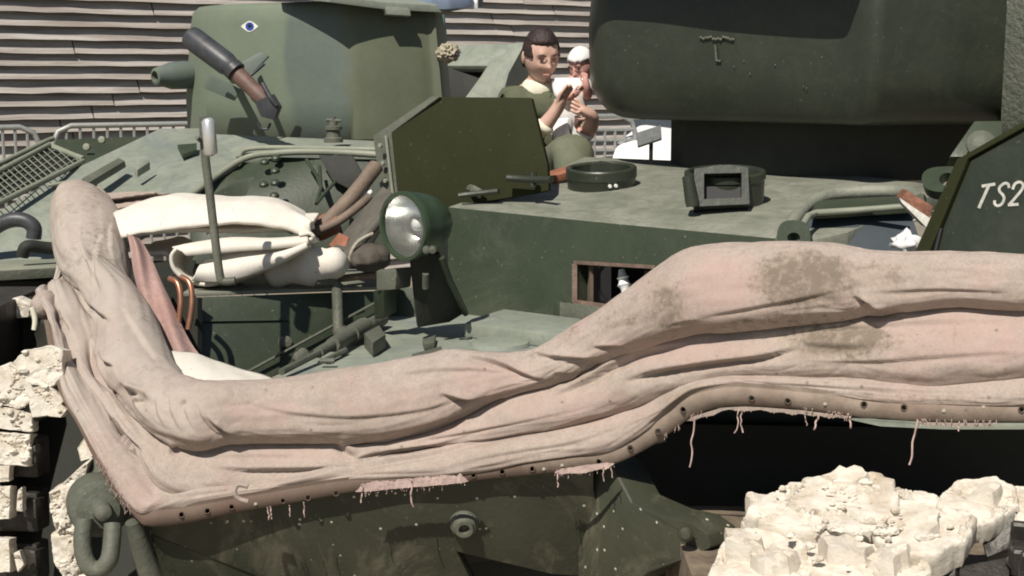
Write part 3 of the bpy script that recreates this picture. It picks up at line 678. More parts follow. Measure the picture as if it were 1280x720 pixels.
# side box
bp = Plane((245, 400, 4.28), (470, 400, 4.52), (245, 470, 4.22))
plate('side_box', pxs(bp, [(228, 372), (480, 363), (480, 410), (228, 520)]), 0.03, M['hull'], tk, 0.004)
plate('side_box_lid', [bp.at(228, 371, -.002), bp.at(480, 362, -.002), bp.at(480, 362)+Vector((0.05, 0.35, 0.01)), bp.at(228, 371)+Vector((0, .4, .01))], .02, M['roof'], tk, .003, vec=Vector((0, 0, 0.012)))
bm = bmesh.new(); tube(bm, [bp.at(232, 402, .003), bp.at(360, 400, .003)], .005, 6); obj('box_seam', bm, M['hull'], tk, 50)
bm = bmesh.new(); tube(bm, [bp.at(300, 470, .02), bp.at(470, 378, .03)], .0045, 6); obj('stay_rod', bm, M['fit'], tk, 50)
for x, y in ((356, 428), (377, 443), (372, 447)): lobj('box_bolt', bp.at(x, y, 0), bp.n, [(0, .022), (.02, .018), (.026, 0)], M['fit'], tk, 12)
bm = bmesh.new(); tube(bm, [bp.at(388, 357, .06), bp.at(409, 356, .06), bp.at(414, 360, .06), bp.at(416, 420, .06)], .017, 10); tube(bm, [bp.at(416, 414, .06), bp.at(420, 424, .06)], .024, 12); obj('grab_post', bm, M['fit'], tk, 40)
# copper pipes
smooth_tube([P(212, 348, 4.12), P(222, 354, 4.1), P(226, 376, 4.08), P(222, 412, 4.06)], .0085, M['copper'], 'copper_pipe', tk)
smooth_tube([P(226, 346, 4.14), P(237, 354, 4.12), P(240, 378, 4.1), P(235, 412, 4.08)], .0085, M['copper'], 'copper_pipe', tk)
plate('box_end', pds([(214, 372, 4.30), (247, 372, 4.24), (247, 440, 4.2), (214, 440, 4.25)]), .02, M['dark'], tk, 0)
# left splash plate
lp = Plane((480, 200, 4.97), (680, 200, 4.78), (560, 120, 4.93))
plate('splash_plate', pxs(lp, [(488, 166), (545, 123), (548, 121), (664, 122), (684, 205), (686, 238), (620, 250), (500, 292)]), .03, M['olive'], tk, .004, label='olive angled splash plate left of the headlight')
lp2 = Plane((470, 170, 5.0), (488, 166, 4.968), (480, 300, 4.90))
plate('plate_flange', [lp2.at(466, 170), lp2.at(545, 120, .0)if False else P(540, 120, 4.99), P(549, 121, 4.925), lp.at(489, 166, .002), lp.at(502, 292, .002), P(484, 300, 5.0), ], .012, M['fit'], tk, .003)
bm = bmesh.new(); tube(bm, [lp.at(484, 170, .012), lp.at(497, 280, .012)], .005, 6); obj('flange_weld', bm, M['rim'], tk, 50)
for k in range(5): lobj('flange_bolt', P(476+k*3.2, 182+k*22, 4.95), Vector((-.6, -1, .1)), [(0, .009), (.008, .008), (.01, 0)], M['rim'], tk, 8)
# latch chain in front of it
bm = bmesh.new(); tube(bm, [lp.at(580, 246, .05), lp.at(600, 243, .04), lp.at(628, 240, .04)], .010, 8); tube(bm, [lp.at(640, 224, .05), lp.at(668, 226, .05), lp.at(700, 228, .1)], .012, 8); tube(bm, [lp.at(672, 218, .05), lp.at(672, 236, .05)], .012, 8); obj('plate_latch', bm, M['turret'], tk, 40)
plate('red_wedge', pds([(678, 216, 5.1), (716, 205, 5.1), (718, 212, 5.05), (690, 221, 5.05)]), .03, M['redwood'], tk, .004)
# right splash plate with lettering
rpn = Plane((1160, 310, 3.62), (1280, 310, 3.42), (1215, 200, 3.60))
sp2 = plate('splash_plate', pxs(rpn, [(1160, 330), (1214, 200), (1280, 163), (1340, 130), (1420, 120), (1420, 330)]), .02, M['turret'], tk, .003, label='dark splash plate with stencilled letters at the right edge')
plate('plate_flange', pxs(rpn, [(1146, 316), (1199, 200), (1280, 154), (1340, 121), (1340, 129.5), (1280, 162.5), (1213, 199.5), (1159, 330), (1146, 330)], .012), .04, M['olive'], tk, .004)
bm = bmesh.new()
Z = lambda a, b: (1080+a*.2222, 160+b*.2222)
ribbon(bm, rpn, [Z(664, 328), Z(740, 316)], 3.8, .0015); ribbon(bm, rpn, [Z(706, 322), Z(648, 452)], 3.8, .0022)
sS = catmull([Z(818, 338), Z(812, 316), Z(792, 312), Z(766, 332), Z(764, 356), Z(782, 376), Z(790, 398), Z(776, 428), Z(752, 438), Z(736, 424), Z(738, 408)], 5)
ribbon(bm, rpn, [tuple(q) for q in sS], 3.4, .0015)
s2 = catmull([Z(838, 346), Z(850, 316), Z(876, 304), Z(896, 318), Z(890, 346), Z(850, 396), Z(818, 432)], 5)
ribbon(bm, rpn, [tuple(q) for q in s2], 3.4, .0015); ribbon(bm, rpn, [Z(812, 434), Z(872, 430)], 3.6, .0022)
obj('lettering', bm, M['letter'], sp2)
bm = bmesh.new(); tube(bm, [rpn.at(1171, 314, .006), rpn.at(1178, 286, .006)], .006, 8); obj('drain_slot', bm, M['black'], sp2)
# turret
tpl = [(1000, 6.7), (780, 6.6), (742, 6.0), (738.5, 5.62), (752, 5.40), (800, 5.25), (900, 5.02), (1000, 4.80), (1050, 4.69), (1078, 4.61), (1097, 4.585), (1120, 4.60), (1180, 4.64), (1250, 4.68), (1320, 4.72), (1400, 4.85), (1440, 5.4), (1300, 6.4)]
plan = closed_smooth([tuple(P(x, 95, d).xy) for x, d in tpl], 5)
zb = P(900, 153, 5.0).z; 
prof = []
for k in range(9):
    a_ = math.pi/2*k/8; prof.append((zb + 0.115*(1-math.sin(a_ )) , 0.115*(1-math.cos(a_))))
prof = [(zb + 0.19*(1-math.cos(math.pi/2*k/8)), 0.15*(1-math.sin(math.pi/2*k/8))) for k in range(9)]
prof = [(zb-0.002, 0.30)] + prof + [(zb+0.35, -0.005), (zb+0.55, 0.01), (zb+0.62, 0.05)]
tr = body_from_plan('turret', plan, prof, M['turret'], tk, 50)
cR = Vector((sum(p.x for p in plan)/len(plan), sum(p.y for p in plan)/len(plan), 0))
ringplan = [P(x, 95, d).xy for x, d in ((842, 5.9), (840, 5.5), (860, 5.35), (1000, 5.05), (1100, 4.95), (1190, 4.92), (1290, 5.0), (1300, 6.2), (900, 6.4))]
body_from_plan('turret_ring', ringplan, [(zb-0.20, 0), (zb+0.0, 0)], M['dark'], tk, 40)
# overhanging bulge above the frame that shades the upper turret
ov = pds([(700, -34, 5.35), (1050, -34, 4.52), (1110, -34, 4.62), (1110, -34, 5.2), (700, -34, 5.9)])
plate('turret_bulge', ov, .2, M['turret'], tk, .02, vec=Vector((0, 0, .25)))
# welded mark on turret
tpn = Plane((800, 95, 5.247), (1000, 95, 4.797), (800, 60, 5.247))
bm = bmesh.new(); tube(bm, [tpn.at(894, 56, .0), tpn.at(896, 76, .0), tpn.at(901, 76, .0)], .005, 6)
obj('weld_mark', bm, M['fit'], tr, 60)
bm = bmesh.new()
for k in range(14):
    lathe(bm, tpn.at(876+k*3.1, 48+random.uniform(-1.6, 1.6), .0), tpn.n, [(0, .006), (.003, .005), (.005, 0)], 8)
for k in range(7):
    x = random.uniform(860, 1040); y = random.uniform(60, 125)
    lathe(bm, tpn.at(x, y, .0), tpn.n, [(0, .003), (.002, .002), (.003, 0)], 6)
wb_ = obj('weld_spatter', bm, M['fit'], tr, 60); wb_['kind'] = 'stuff'
# rough cast mantlet at right
mpl = [tuple(P(x, 95, d).xy) for x, d in ((1254, 4.50), (1290, 4.42), (1340, 4.42), (1400, 4.5), (1420, 4.8), (1254, 4.8))]
body_from_plan('mantlet', [Vector(p) for p in mpl], [(P(1270, 175, 4.5).z, .02), (P(1270, 160, 4.5).z, 0), (zb+.5, 0), (zb+.55, .03)], M['cast'], tk, 35)
plate('mantlet_edge', pds([(1186, 196, 4.42), (1218, 150, 4.5), (1254, 150, 4.5), (1254, 196, 4.40)]), .1, M['hull'], tk, .01)
lobj('mantlet_bolt', P(1226, 181, 4.38), Vector((-.2, -1, .5)), [(0, .045), (.01, .045), (.02, .03), (.03, 0)], M['fit'], tk, 20)
# hatch hollow and lugs right of the driver's plate
hpln = Plane((985, 300, 3.93), (1150, 300, 3.75), (1030, 240, 4.25))
bm = bmesh.new()
for seq, r in (([(978, 300, 3.9), (998, 268, 4.1), (1022, 249, 4.22), (1060, 241, 4.27), (1128, 240, 4.2), (1150, 250, 4.1)], .020),):
    tube(bm, [Vector(q) for q in catmull([tuple(P(*s)) for s in seq], 6)], r, 12)
obj('hatch_rim', bm, M['roof'], tk, 50)
bm = bmesh.new()
tube(bm, [P(*s) for s in ((998, 290, 3.88), (1010, 270, 4.0), (1020, 266, 4.05), (1070, 263, 4.05), (1135, 258, 4.0))], .010, 8); obj('hatch_lip', bm, M['rim'], tk, 50)
plate('hatch_wall', pds([(1000, 296, 4.02), (1012, 262, 4.16), (1135, 256, 4.12), (1160, 330, 3.95), (1000, 330, 3.95)]), .03, M['slate'], tk, 0)
plate('hatch_shelf', pds([(1022, 250, 4.22), (1135, 244, 4.16), (1140, 258, 4.05), (1012, 266, 4.06)]), .02, M['hull'], tk, .003)
bm = bmesh.new(); extr(bm, pds([(1126, 248, 3.9), (1134, 238, 3.9), (1166, 258, 3.85), (1162, 272, 3.85)]), Vector((0, .05, 0))); obj('rusty_wedge', bm, M['rust'], tk)
bm = bmesh.new(); extr(bm, pds([(1124, 247, 3.89), (1127, 253, 3.88), (1158, 284, 3.83), (1163, 273, 3.84)]), Vector((0, .05, 0))); obj('pale_edge_strip', bm, M['letter'], tk)
wr = blob('white_rag', P(1133, 303, 3.72), S(16, 3.7), .04, S(13, 3.7), M['tshirt'], None, 5, .5, 2.0, 3)
meta(wr, 'crumpled scrap of white cloth behind the canvas, left of the lettered plate', 'rag')
# lugs with holes
def lug(name, pl, cx, cy, w, h, hr, parent, mat, th=.03):
    bm = bmesh.new(); n = 24
    out = []; 
    for k in range(n):
        a_ = 2*math.pi*k/n; out.append((cx + w*math.copysign(abs(math.cos(a_))**.7, math.cos(a_)), cy + h*math.copysign(abs(math.sin(a_))**.8, math.sin(a_))))
    A = [bm.verts.new(pl.at(*q)) for q in out]; B = [bm.verts.new(pl.at(cx+hr*math.cos(2*math.pi*k/n), cy+hr*.8*math.sin(2*math.pi*k/n))) for k in range(n)]
    A2 = [bm.verts.new(v.co - pl.n*th) for v in A]; B2 = [bm.verts.new(v.co - pl.n*th) for v in B]
    for k in range(n):
        q = (k+1) % n
        bm.faces.new((A[k], A[q], B[q], B[k])); bm.faces.new((A2[k], A2[q], B2[q], B2[k])); bm.faces.new((A[k], A[q], A2[q], A2[k])); bm.faces.new((B[k], B[q], B2[q], B2[k]))
    return obj(name, bm, mat, parent, 35)
lug('lifting_lug', Plane((1160, 220, 4.1), (1220, 220, 4.0), (1190, 200, 4.12)), 1184, 224, 32, 16, 10, tk, M['hull'])
lug('lifting_lug', Plane((970, 290, 3.86), (1020, 290, 3.80), (990, 275, 3.87)), 992, 297, 21, 22, 8, tk, M['hull'])
# headlight
hc = P(519, 281, 4.12); ax = Vector((-0.69, -0.72, -0.02)).normalized(); R_ = S(42, 4.1)
hl = lobj('headlight', hc, ax, [(-.125, 0), (-.122, .02), (-.11, .045), (-.085, .068), (-.05, .086), (-.01, .096), (.02, R_*.99), (.03, R_*1.04), (.045, R_*1.05), (.052, R_*1.03), (.052, R_*.93), (.04, R_*.93)], M['lamp'], tk, 48, 40)
lobj('reflector', hc, ax, [(-.075, 0), (-.07, .03), (-.045, .06), (-.01, .08), (.038, R_*.93)], M['refl'], hl, 40, 80)
lobj('lens', hc, ax, [(.042, R_*.935), (.048, R_*.8), (.055, R_*.5), (.058, 0)], M['glass'], hl, 40, 80)
lobj('bulb', hc, ax, [(-.07, .012), (-.03, .012), (-.02, .02), (0.0, .018), (.01, 0)], M['white'], hl, 16, 80)
bm = bmesh.new(); tube(bm, [lp.at(588, 236, .0), lp.at(596, 238, .03), lp.at(606, 244, .03)], .016, 8); obj('plate_knob', bm, M['fit'], tk, 40)
bm = bmesh.new()
for x in (533, 541): lathe(bm, P(x, 312, 4.02), Vector((0, -1, -.1)), [(0, .012), (.014, .01), (.018, 0)], 10)
obj('lamp_bolt', bm, M['fit'], hl, 40)
# lamp bracket and shroud
bkt = plate('lamp_bracket', pds([(512, 318, 4.18), (550, 318, 4.12), (580, 392, 4.30), (562, 403, 4.28), (522, 410, 4.20)]), .02, M['dark'], tk, .004)
bm = bmesh.new(); tube(bm, [P(552, 322, 4.08), P(562, 350, 4.12), P(582, 392, 4.28)], .010, 8); obj('bracket_rib', bm, M['hull'], bkt, 50)
bm = bmesh.new(); tube(bm, [P(532, 342, 4.08), P(532, 360, 4.1)], .010, 8); obj('bracket_bolt', bm, M['fit'], bkt, 50)
plate('junction_box', pds([(470, 338, 4.22), (496, 336, 4.18), (494, 362, 4.18), (470, 364, 4.22)]), .08, M['fit'], tk, .006)
plate('bracket_foot', pds([(466, 364, 4.25), (480, 362, 4.2), (480, 398, 4.25), (468, 400, 4.3)]), .05, M['hull'], tk, .004)
plate('box_side', pds([(470, 362, 4.7), (560, 356, 4.62), (560, 400, 4.6), (470, 412, 4.64)]), .05, M['hull'], tk, .004)
# nose plates
npn = Plane((190, 660, 3.40), (765, 590, 3.34), (450, 720, 3.44))
nose = plate('nose_plate', pxs(npn, [(186, 640), (300, 620), (450, 595), (600, 582), (700, 574), (742, 570), (742, 612), (752, 660), (778, 724), (690, 718), (571, 690), (606, 760), (420, 760), (330, 724), (188, 668)]), .05, M['nose'], tk, .004)
plate('lower_nose_plate', [npn.at(188, 670, -.005), npn.at(332, 726, -.005), P(420, 790, 3.4), P(230, 790, 3.6), P(200, 720, 3.42)], .04, M['nose'], tk, .004)
plate('nose_cavity', pxs(npn, [(560, 680), (720, 700), (720, 800), (560, 800)], -.2), .03, M['dark'], tk, 0)
drive = plate('drive_housing', pds([(722, 560, 3.40), (768, 585, 3.33), (790, 628, 3.26), (830, 646, 3.18), (862, 653, 3.13), (884, 668, 3.1), (890, 684, 3.1), (862, 696, 3.12), (812, 716, 3.2), (780, 740, 3.30), (722, 740, 3.42)]), .10, M['nose'], tk, .006)
lobj('drive_bolt', P(857, 668, 3.10), Vector((-.1, -1, .25)), [(-.01, .018), (.012, .017), (.018, .010), (.019, 0)], M['nose'], drive, 16)
lobj('drain_plug', npn.at(580, 653, 0), npn.n+Vector((.05, 0, .12)), [(0, .036), (.012, .035), (.016, .030), (.026, .029), (.03, .024), (.038, .022), (.038, .014), (.02, .012), (.02, 0)], M['fit'], nose, 28)
# dark inside of the hull side under the canvas and track guards
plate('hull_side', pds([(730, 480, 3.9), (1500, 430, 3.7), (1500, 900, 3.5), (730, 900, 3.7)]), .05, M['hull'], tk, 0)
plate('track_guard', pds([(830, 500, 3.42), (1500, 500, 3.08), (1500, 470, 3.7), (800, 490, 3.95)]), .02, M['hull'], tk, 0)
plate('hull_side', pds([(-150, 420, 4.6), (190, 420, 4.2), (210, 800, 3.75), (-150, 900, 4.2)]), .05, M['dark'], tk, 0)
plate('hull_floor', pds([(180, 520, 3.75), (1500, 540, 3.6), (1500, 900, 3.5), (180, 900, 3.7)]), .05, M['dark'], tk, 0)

# ---------------------------------------------------------------- canvas screen
ST = [  # A (top / inner silhouette), B, C, D creases, E lower edge of strip, depth
 ((138, 256), (92, 250), (90, 250), (88, 251), (87, 252), 4.78),
 ((154, 280), (73, 266), (72, 267), (71, 268), (70, 269), 4.62),
 ((160, 318), (75, 312), (74, 313), (73, 314), (72, 315), 4.42),
 ((166, 358), (82, 348), (70, 352), (64, 356), (62, 358), 4.25),
 ((182, 394), (96, 364), (62, 362), (46, 366), (40, 374), 4.10),
 ((200, 425), (117, 388), (76, 402), (60, 394), (53, 394), 3.96),
 ((216, 452), (127, 430), (90, 444), (68, 440), (62, 442), 3.82),
 ((230, 474), (140, 480), (108, 478), (80, 490), (75, 492), 3.66),
 ((240, 480), (160, 505), (130, 508), (103, 530), (98, 534), 3.55),
 ((252, 480), (182, 526), (152, 540), (128, 574), (121, 580), 3.46),
 ((266, 479), (205, 543), (178, 572), (150, 609), (144, 616), 3.40),
 ((282, 477), (232, 553), (206, 607), (176, 640), (170, 648), 3.36),
 ((298, 476), (256, 556), (248, 620), (200, 638), (187, 658), 3.35),
 ((318, 475), (292, 549), (294, 616), (240, 633), (232, 654), 3.35),
 ((346, 473), (336, 548), (340, 611), (302, 622), (300, 640), 3.35),
 ((382, 468), (382, 547), (388, 599), (372, 610), (376, 627), 3.35),
 ((430, 460), (440, 546), (440, 583), (440, 600), (442, 615), 3.34),
 ((480, 453), (490, 542), (490, 566), (500, 597), (502, 609), 3.34),
 ((530, 443), (540, 529), (540, 558), (560, 593), (562, 604), 3.33),
 ((560, 438), (580, 513), (590, 549), (610, 586), (612, 599), 3.33),
 ((600, 440), (615, 498), (640, 541), (660, 577), (662, 594), 3.32),
 ((640, 441), (650, 488), (690, 533), (710, 570), (714, 588), 3.31),
 ((668, 436), (690, 477), (740, 520), (760, 562), (764, 581), 3.29),
 ((705, 414), (735, 456), (780, 508), (798, 543), (808, 561), 3.27),
 ((750, 386), (775, 438), (815, 496), (830, 519), (842, 538), 3.24),
 ((790, 357), (810, 426), (845, 484), (856, 499), (868, 519), 3.21),
 ((830, 327), (845, 415), (875, 475), (886, 488), (900, 509), 3.18),
 ((855, 312), (875, 408), (905, 469), (920, 484), (930, 507), 3.16),
 ((885, 306), (910, 405), (940, 467), (955, 486), (965, 509), 3.14),
 ((940, 303), (960, 401), (990, 467), (1000, 490), (1005, 512), 3.11),
 ((1000, 302), (1015, 395), (1040, 467), (1045, 495), (1050, 518), 3.08),
 ((1045, 304), (1060, 391), (1080, 468), (1085, 500), (1090, 523), 3.06),
 ((1080, 311), (1100, 386), (1120, 472), (1125, 503), (1130, 526), 3.03),
 ((1120, 314), (1145, 383), (1165, 476), (1170, 505), (1175, 527), 3.00),
 ((1170, 315), (1190, 379), (1215, 471), (1220, 506), (1225, 528), 2.97),
 ((1220, 315), (1245, 381), (1260, 467), (1265, 506), (1270, 528), 2.94),
 ((1285, 318), (1300, 383), (1310, 463), (1315, 505), (1320, 528), 2.90),
 ((1360, 320), (1370, 385), (1380, 462), (1380, 504), (1385, 528), 2.86),
 ((1500, 324), (1510, 388), (1515, 465), (1515, 506), (1520, 530), 2.80), ((1680, 330), (1690, 392), (1695, 468), (1695, 508), (1700, 532), 2.74)]
OFF = (0.11, 0.085, 0.05, 0.0, 0.0)
rows3 = [[tuple(P(s[r][0], s[r][1], s[5]+OFF[r]*(min(1, max(.15, (i_-5)/6)) if r == 0 else 1))) for i_, s in enumerate(ST)] for r in range(5)]
NS = 20
cur = [np.array(catmull(r, NS)) for r in rows3]
NL = len(cur[0])
def unit(a): return a/np.maximum(np.linalg.norm(a, axis=-1, keepdims=True), 1e-9)
def fold_section(A, B, hfac, th, power=0.68, hmin=0.0):
    e = A - B; W_ = np.linalg.norm(e, axis=1, keepdims=True); c = (A+B)/2
    T = unit(np.gradient(c, axis=0)); n2 = unit(np.cross(T, e))
    view = np.array([0, 0, CAM_H]) - c
    sgn = np.sign((n2*view).sum(1, keepdims=True)); n2 = n2*sgn
    # smooth outward directions along the sweep
    k = np.ones(15)/15
    n2 = unit(np.stack([np.convolve(np.pad(n2[:, j], 7, 'edge'), k, 'valid') for j in range(3)], 1))
    h = np.maximum(W_*hfac, hmin)
    out = []
    for v_, o_ in th: out.append(A - e*v_ + n2*h*o_)
    return np.stack(out, 1), n2
PF = [(0, 0), (.03, .10), (.12, .28), (.32, .62), (.57, .92), (.78, 1.0), (.91, .92), (1.02, .68), (1.08, .40), (1.06, 0.0)]
P0 = [(.55, -.95), (.22, -.80), (.05, -.42), (0, 0), (.05, .36), (.17, .65), (.36, .87), (.58, .99), (.78, 1.0), (.91, .90), (1.0, .66), (1.07, .40), (1.05, .15), (1.0, 0)]
g0, n0 = fold_section(cur[0], cur[1], 0.46, catmull(P0, 10))
g1, n1_ = fold_section(cur[1], cur[2], 0.33, catmull(PF, 8)[1:])
g2, n2_ = fold_section(cur[2], cur[3], 0.33, catmull(PF, 7)[1:])
GC = np.concatenate([g0, g1, g2], 1)
def grid_normals(G):
    du = np.gradient(G, axis=0); dv = np.gradient(G, axis=1); n = unit(np.cross(du, dv))
    v = np.array([0, 0, CAM_H]) - G; return n*np.sign((n*v).sum(-1, keepdims=True))
nr = grid_normals(GC)
# creases traced as polylines: (points, half width px, depth m, ridge)
CR = [([(95, 358), (105, 372), (117, 386), (130, 396), (143, 400)], 3.0, .022),
 ([(114, 422), (117, 436), (121, 450), (130, 470), (140, 490)], 4.0, .035),
 ([(126, 440), (133, 452), (143, 458)], 4.0, .018),
 ([(72, 386), (80, 402), (88, 414)], 3.5, .018), ([(64, 398), (70, 430), (82, 462), (100, 500), (122, 535)], 4, .014),
 ([(150, 478), (165, 489), (180, 489)], 5.0, .030), ([(164, 504), (172, 496), (178, 489)], 5.0, .028),
 ([(138, 519), (155, 540), (168, 554), (178, 564)], 3.2, .022), ([(210, 565), (216, 560), (222, 556)], 3.5, .018),
 ([(257, 520), (268, 531), (282, 540), (300, 547)], 4.0, .022), ([(225, 508), (229, 503), (234, 500)], 3, .012),
 ([(248, 505), (252, 520), (265, 538), (280, 546)], 3.5, .012), ([(195, 495), (196, 515), (206, 535)], 5, .006), ([(212, 490), (214, 515), (226, 540)], 5, .006), ([(232, 488), (231, 512), (244, 540)], 5, .007),
 ([(270, 584), (300, 587), (340, 587), (385, 586), (410, 583)], 3.6, .018), ([(330, 617), (350, 607), (375, 602), (420, 592), (470, 577), (545, 564), (620, 547), (682, 537)], 3.2, .016),
 ([(420, 553), (432, 562), (447, 572)], 4.0, .022), ([(447, 573), (485, 564), (580, 551)], 3.2, .014),
 ([(470, 553), (510, 538), (545, 527), (575, 517), (592, 510)], 3.0, .012),
 ([(550, 492), (566, 497), (582, 500), (600, 497), (632, 491)], 4.0, .026), ([(578, 446), (606, 450), (634, 459), (660, 470), (684, 477)], 3.4, .016),
 ([(660, 438), (690, 446), (730, 448), (752, 446)], 3.2, .013), ([(740, 434), (760, 433), (785, 432)], 3.0, .012), ([(700, 452), (725, 454), (750, 450)], 3.2, .010), ([(690, 466), (712, 468), (735, 462)], 3.2, .010),
 ([(690, 494), (712, 484), (735, 474), (765, 457), (800, 442), (830, 435), (862, 430)], 3.6, .022), ([(780, 476), (800, 470), (820, 465), (885, 454), (947, 447), (980, 439), (1004, 432)], 4.2, .024),
 ([(810, 529), (826, 517), (840, 505), (856, 494), (872, 487), (900, 482), (932, 478)], 3.6, .018),
 ([(990, 428), (1020, 431), (1060, 434), (1100, 430)], 13, .009), ([(1067, 370), (1080, 377), (1099, 385), (1130, 383)], 4.0, .024),
 ([(300, 500), (360, 516), (440, 522), (520, 514), (580, 498)], 7, .006), ([(470, 470), (560, 462), (640, 466)], 6, .005), ([(860, 400), (940, 385), (1010, 372), (1060, 360)], 6, .006), ([(1100, 365), (1180, 362), (1260, 366)], 5, .006), ([(900, 432), (980, 418), (1080, 408), (1180, 402), (1270, 402)], 5, .006), ([(1000, 452), (1090, 452), (1180, 446), (1275, 440)], 5, .007), ([(560, 582), (640, 566), (720, 552), (800, 524)], 4, .006), ([(940, 480), (1020, 482), (1120, 488), (1230, 490)], 4, .006), ([(250, 572), (320, 570), (400, 572)], 4, .005), ([(480, 556), (560, 545), (640, 530), (720, 512)], 4, .005),

 ([(130, 290), (120, 310), (118, 340), (125, 365)], 7, .010), ([(100, 270), (97, 300), (108, 330), (112, 360)], 6, .007), ([(140, 275), (136, 300), (142, 330)], 6, .006), ([(150, 380), (175, 420), (200, 460)], 9, .006)]
Vf = GC.reshape(-1, 3); X, Y = proj(Vf); disp = np.zeros(len(Vf)); X0, Y0 = X, Y
th_idx = np.tile(np.arange(GC.shape[1]), NL); front = th_idx > 34
for pts_, hw, dep_ in CR:
    pl_ = np.array(catmull(pts_, 4)); best = np.full(len(X), 1e9); side = np.zeros(len(X)); al = np.zeros(len(X))
    mnx, mxx, mny, mxy = pl_[:, 0].min()-40, pl_[:, 0].max()+40, pl_[:, 1].min()-40, pl_[:, 1].max()+40
    sel = np.where(front & (X > mnx) & (X < mxx) & (Y > mny) & (Y < mxy))[0]
    bx = np.full(len(sel), 1e9); sd = np.zeros(len(sel)); al_ = np.zeros(len(sel))
    for i in range(len(pl_)-1):
        a_, b_ = pl_[i], pl_[i+1]; d_ = b_-a_; L2 = (d_**2).sum()+1e-9
        qx = X[sel]-a_[0]; qy = Y[sel]-a_[1]; t_ = np.clip((qx*d_[0]+qy*d_[1])/L2, 0, 1)
        ds = np.hypot(qx-t_*d_[0], qy-t_*d_[1]); cr = (d_[0]*qy-d_[1]*qx)
        u_ = ds < bx; bx[u_] = ds[u_]; sd[u_] = np.sign(cr[u_]); al_[u_] = ((i+t_)/(len(pl_)-1))[u_]
    fade = np.clip(np.minimum(al_, 1-al_)*2.8, 0, 1)
    dd = dep_*1.25
    disp[sel] += fade*dd*((.5-.5*np.tanh(sd*bx/1.5))*.55*np.exp(-((bx/(2.4*hw))**1.3)) - (.5+.5*np.tanh(sd*bx/1.5))*.75*np.exp(-((bx/(1.9*hw))**1.2)))
# cloth wrinkling: broad lumps, stretched wrinkles and small crumples
sl_arr = np.repeat(np.arange(NL)/NS, GC.shape[1]); tl = th_idx/30.0
def fold_noise(s_, t_, a_):
    m_ = noise.noise(Vector((s_*.35, t_*1.1, 21)))
    r1 = 1-abs(noise.noise(Vector((s_*.50+t_*.55, t_*1.25-s_*.30+a_*.8, 31))))*2.2
    r2 = 1-abs(noise.noise(Vector((s_*.75-t_*.7, t_*1.7+s_*.35+a_*.5, 47))))*2.4
    return .0042*max(0, r1-.30)**1.6*max(0, m_+.4) - .0042*max(0, r2-.35)**1.6*max(0, .4-m_)
nzv = np.empty(len(Vf))
for i in range(len(Vf)):
    v = Vector(Vf[i]); a_ = noise.noise(v*4.5); 
    b_ = noise.noise(Vector((sl_arr[i]*0.9+a_*.5, tl[i]*5.0, 3.0))); c_ = noise.noise(v*24)
    nzv[i] = a_*.005 + b_*.0022 + c_*.0006 + fold_noise(sl_arr[i], tl[i], a_)
disp += nzv * 1.0
kk = np.ones(len(Vf)); 
GD = (Vf + nr.reshape(-1, 3)*disp[:, None]*kk[:, None]).reshape(GC.shape)
SPX, SPY = proj(GD.reshape(-1, 3))
def blotch(L):
    r_ = np.zeros(len(SPX))
    for x, y, rx, ry, w_ in L: r_ = np.maximum(r_, w_*np.clip(1.25*np.exp(-(((SPX-x)/rx)**2+((SPY-y)/ry)**2)**1.2), 0, 1))
    return r_
stain_a = blotch([(1005, 350, 75, 45, 1), (1090, 345, 60, 24, .6), (1050, 425, 75, 26, 1), (835, 385, 30, 40, .8), (770, 400, 40, 22, .5), (1125, 500, 160, 14, .5), (880, 500, 60, 16, .7), (1060, 400, 300, 150, .30), (760, 540, 200, 60, .22), (350, 520, 130, 40, .18), (520, 520, 120, 40, .2), (640, 572, 90, 10, .4), (420, 475, 40, 30, .25), (1175, 430, 60, 30, .45), (890, 450, 60, 12, .4)])
pink_a = blotch([(905, 355, 55, 45, 1), (1210, 420, 90, 40, .9), (330, 515, 60, 22, .7), (620, 475, 60, 28, .8), (840, 440, 120, 24, .8), (370, 570, 60, 12, .7), (720, 510, 110, 30, .7), (480, 500, 90, 26, .5), (1230, 345, 50, 22, .6), (560, 545, 90, 25, .6), (180, 620, 30, 25, .6)])
grey_a = blotch([(110, 330, 80, 90, 1), (170, 430, 80, 70, .8), (205, 510, 60, 40, .7), (110, 480, 60, 90, .7)])
scr = grid_mesh('canvas_screen', GD, M['canvas'], tk, label='folded flotation screen of faded pinkish grey canvas, rolled and creased along the hull edge')
for nm_, ar_ in (('stain', stain_a), ('pink', pink_a), ('grey', grey_a)):
    at_ = scr.data.attributes.new(nm_, 'FLOAT', 'POINT'); at_.data.foreach_set('value', ar_.astype(np.float32))
# fixing strip with bolt holes
A_ = np.array(catmull([tuple(r) for r in cur[3][::2]], 4)); B_ = np.array(catmull([tuple(r) for r in cur[4][::2]], 4))
tt = np.linspace(-.25, 1, 26); W_ = np.linalg.norm(A_-B_, axis=1)
view = unit(np.array([0, 0, CAM_H])-A_)
bul = np.sin(np.pi*np.clip(tt*1.0, 0, 1))**.7
SG = A_[:, None]*(1-tt)[None, :, None] + B_[:, None]*tt[None, :, None] + view[:, None]*(bul[None, :, None]*(0.22*W_)[:, None, None]+.006)
tuck = B_[:, None] - view[:, None]*0.03 + np.array([0, 0.02, .004])
SG = np.concatenate([SG, tuck], 1)
holes = [(227, 643), (260, 639), (290, 634), (353, 626), (385, 622), (420, 617), (592, 594), (628, 590), (665, 586), (749, 577), (788, 560), (823, 539), (854, 512), (940, 498), (985, 501), (1080, 506), (1130, 510), (1277, 512)]
cen = (SG[:-1, :-1]+SG[1:, 1:])/2; hx_, hy_ = proj(cen.reshape(-1, 3)); kill = np.zeros(len(hx_), bool)
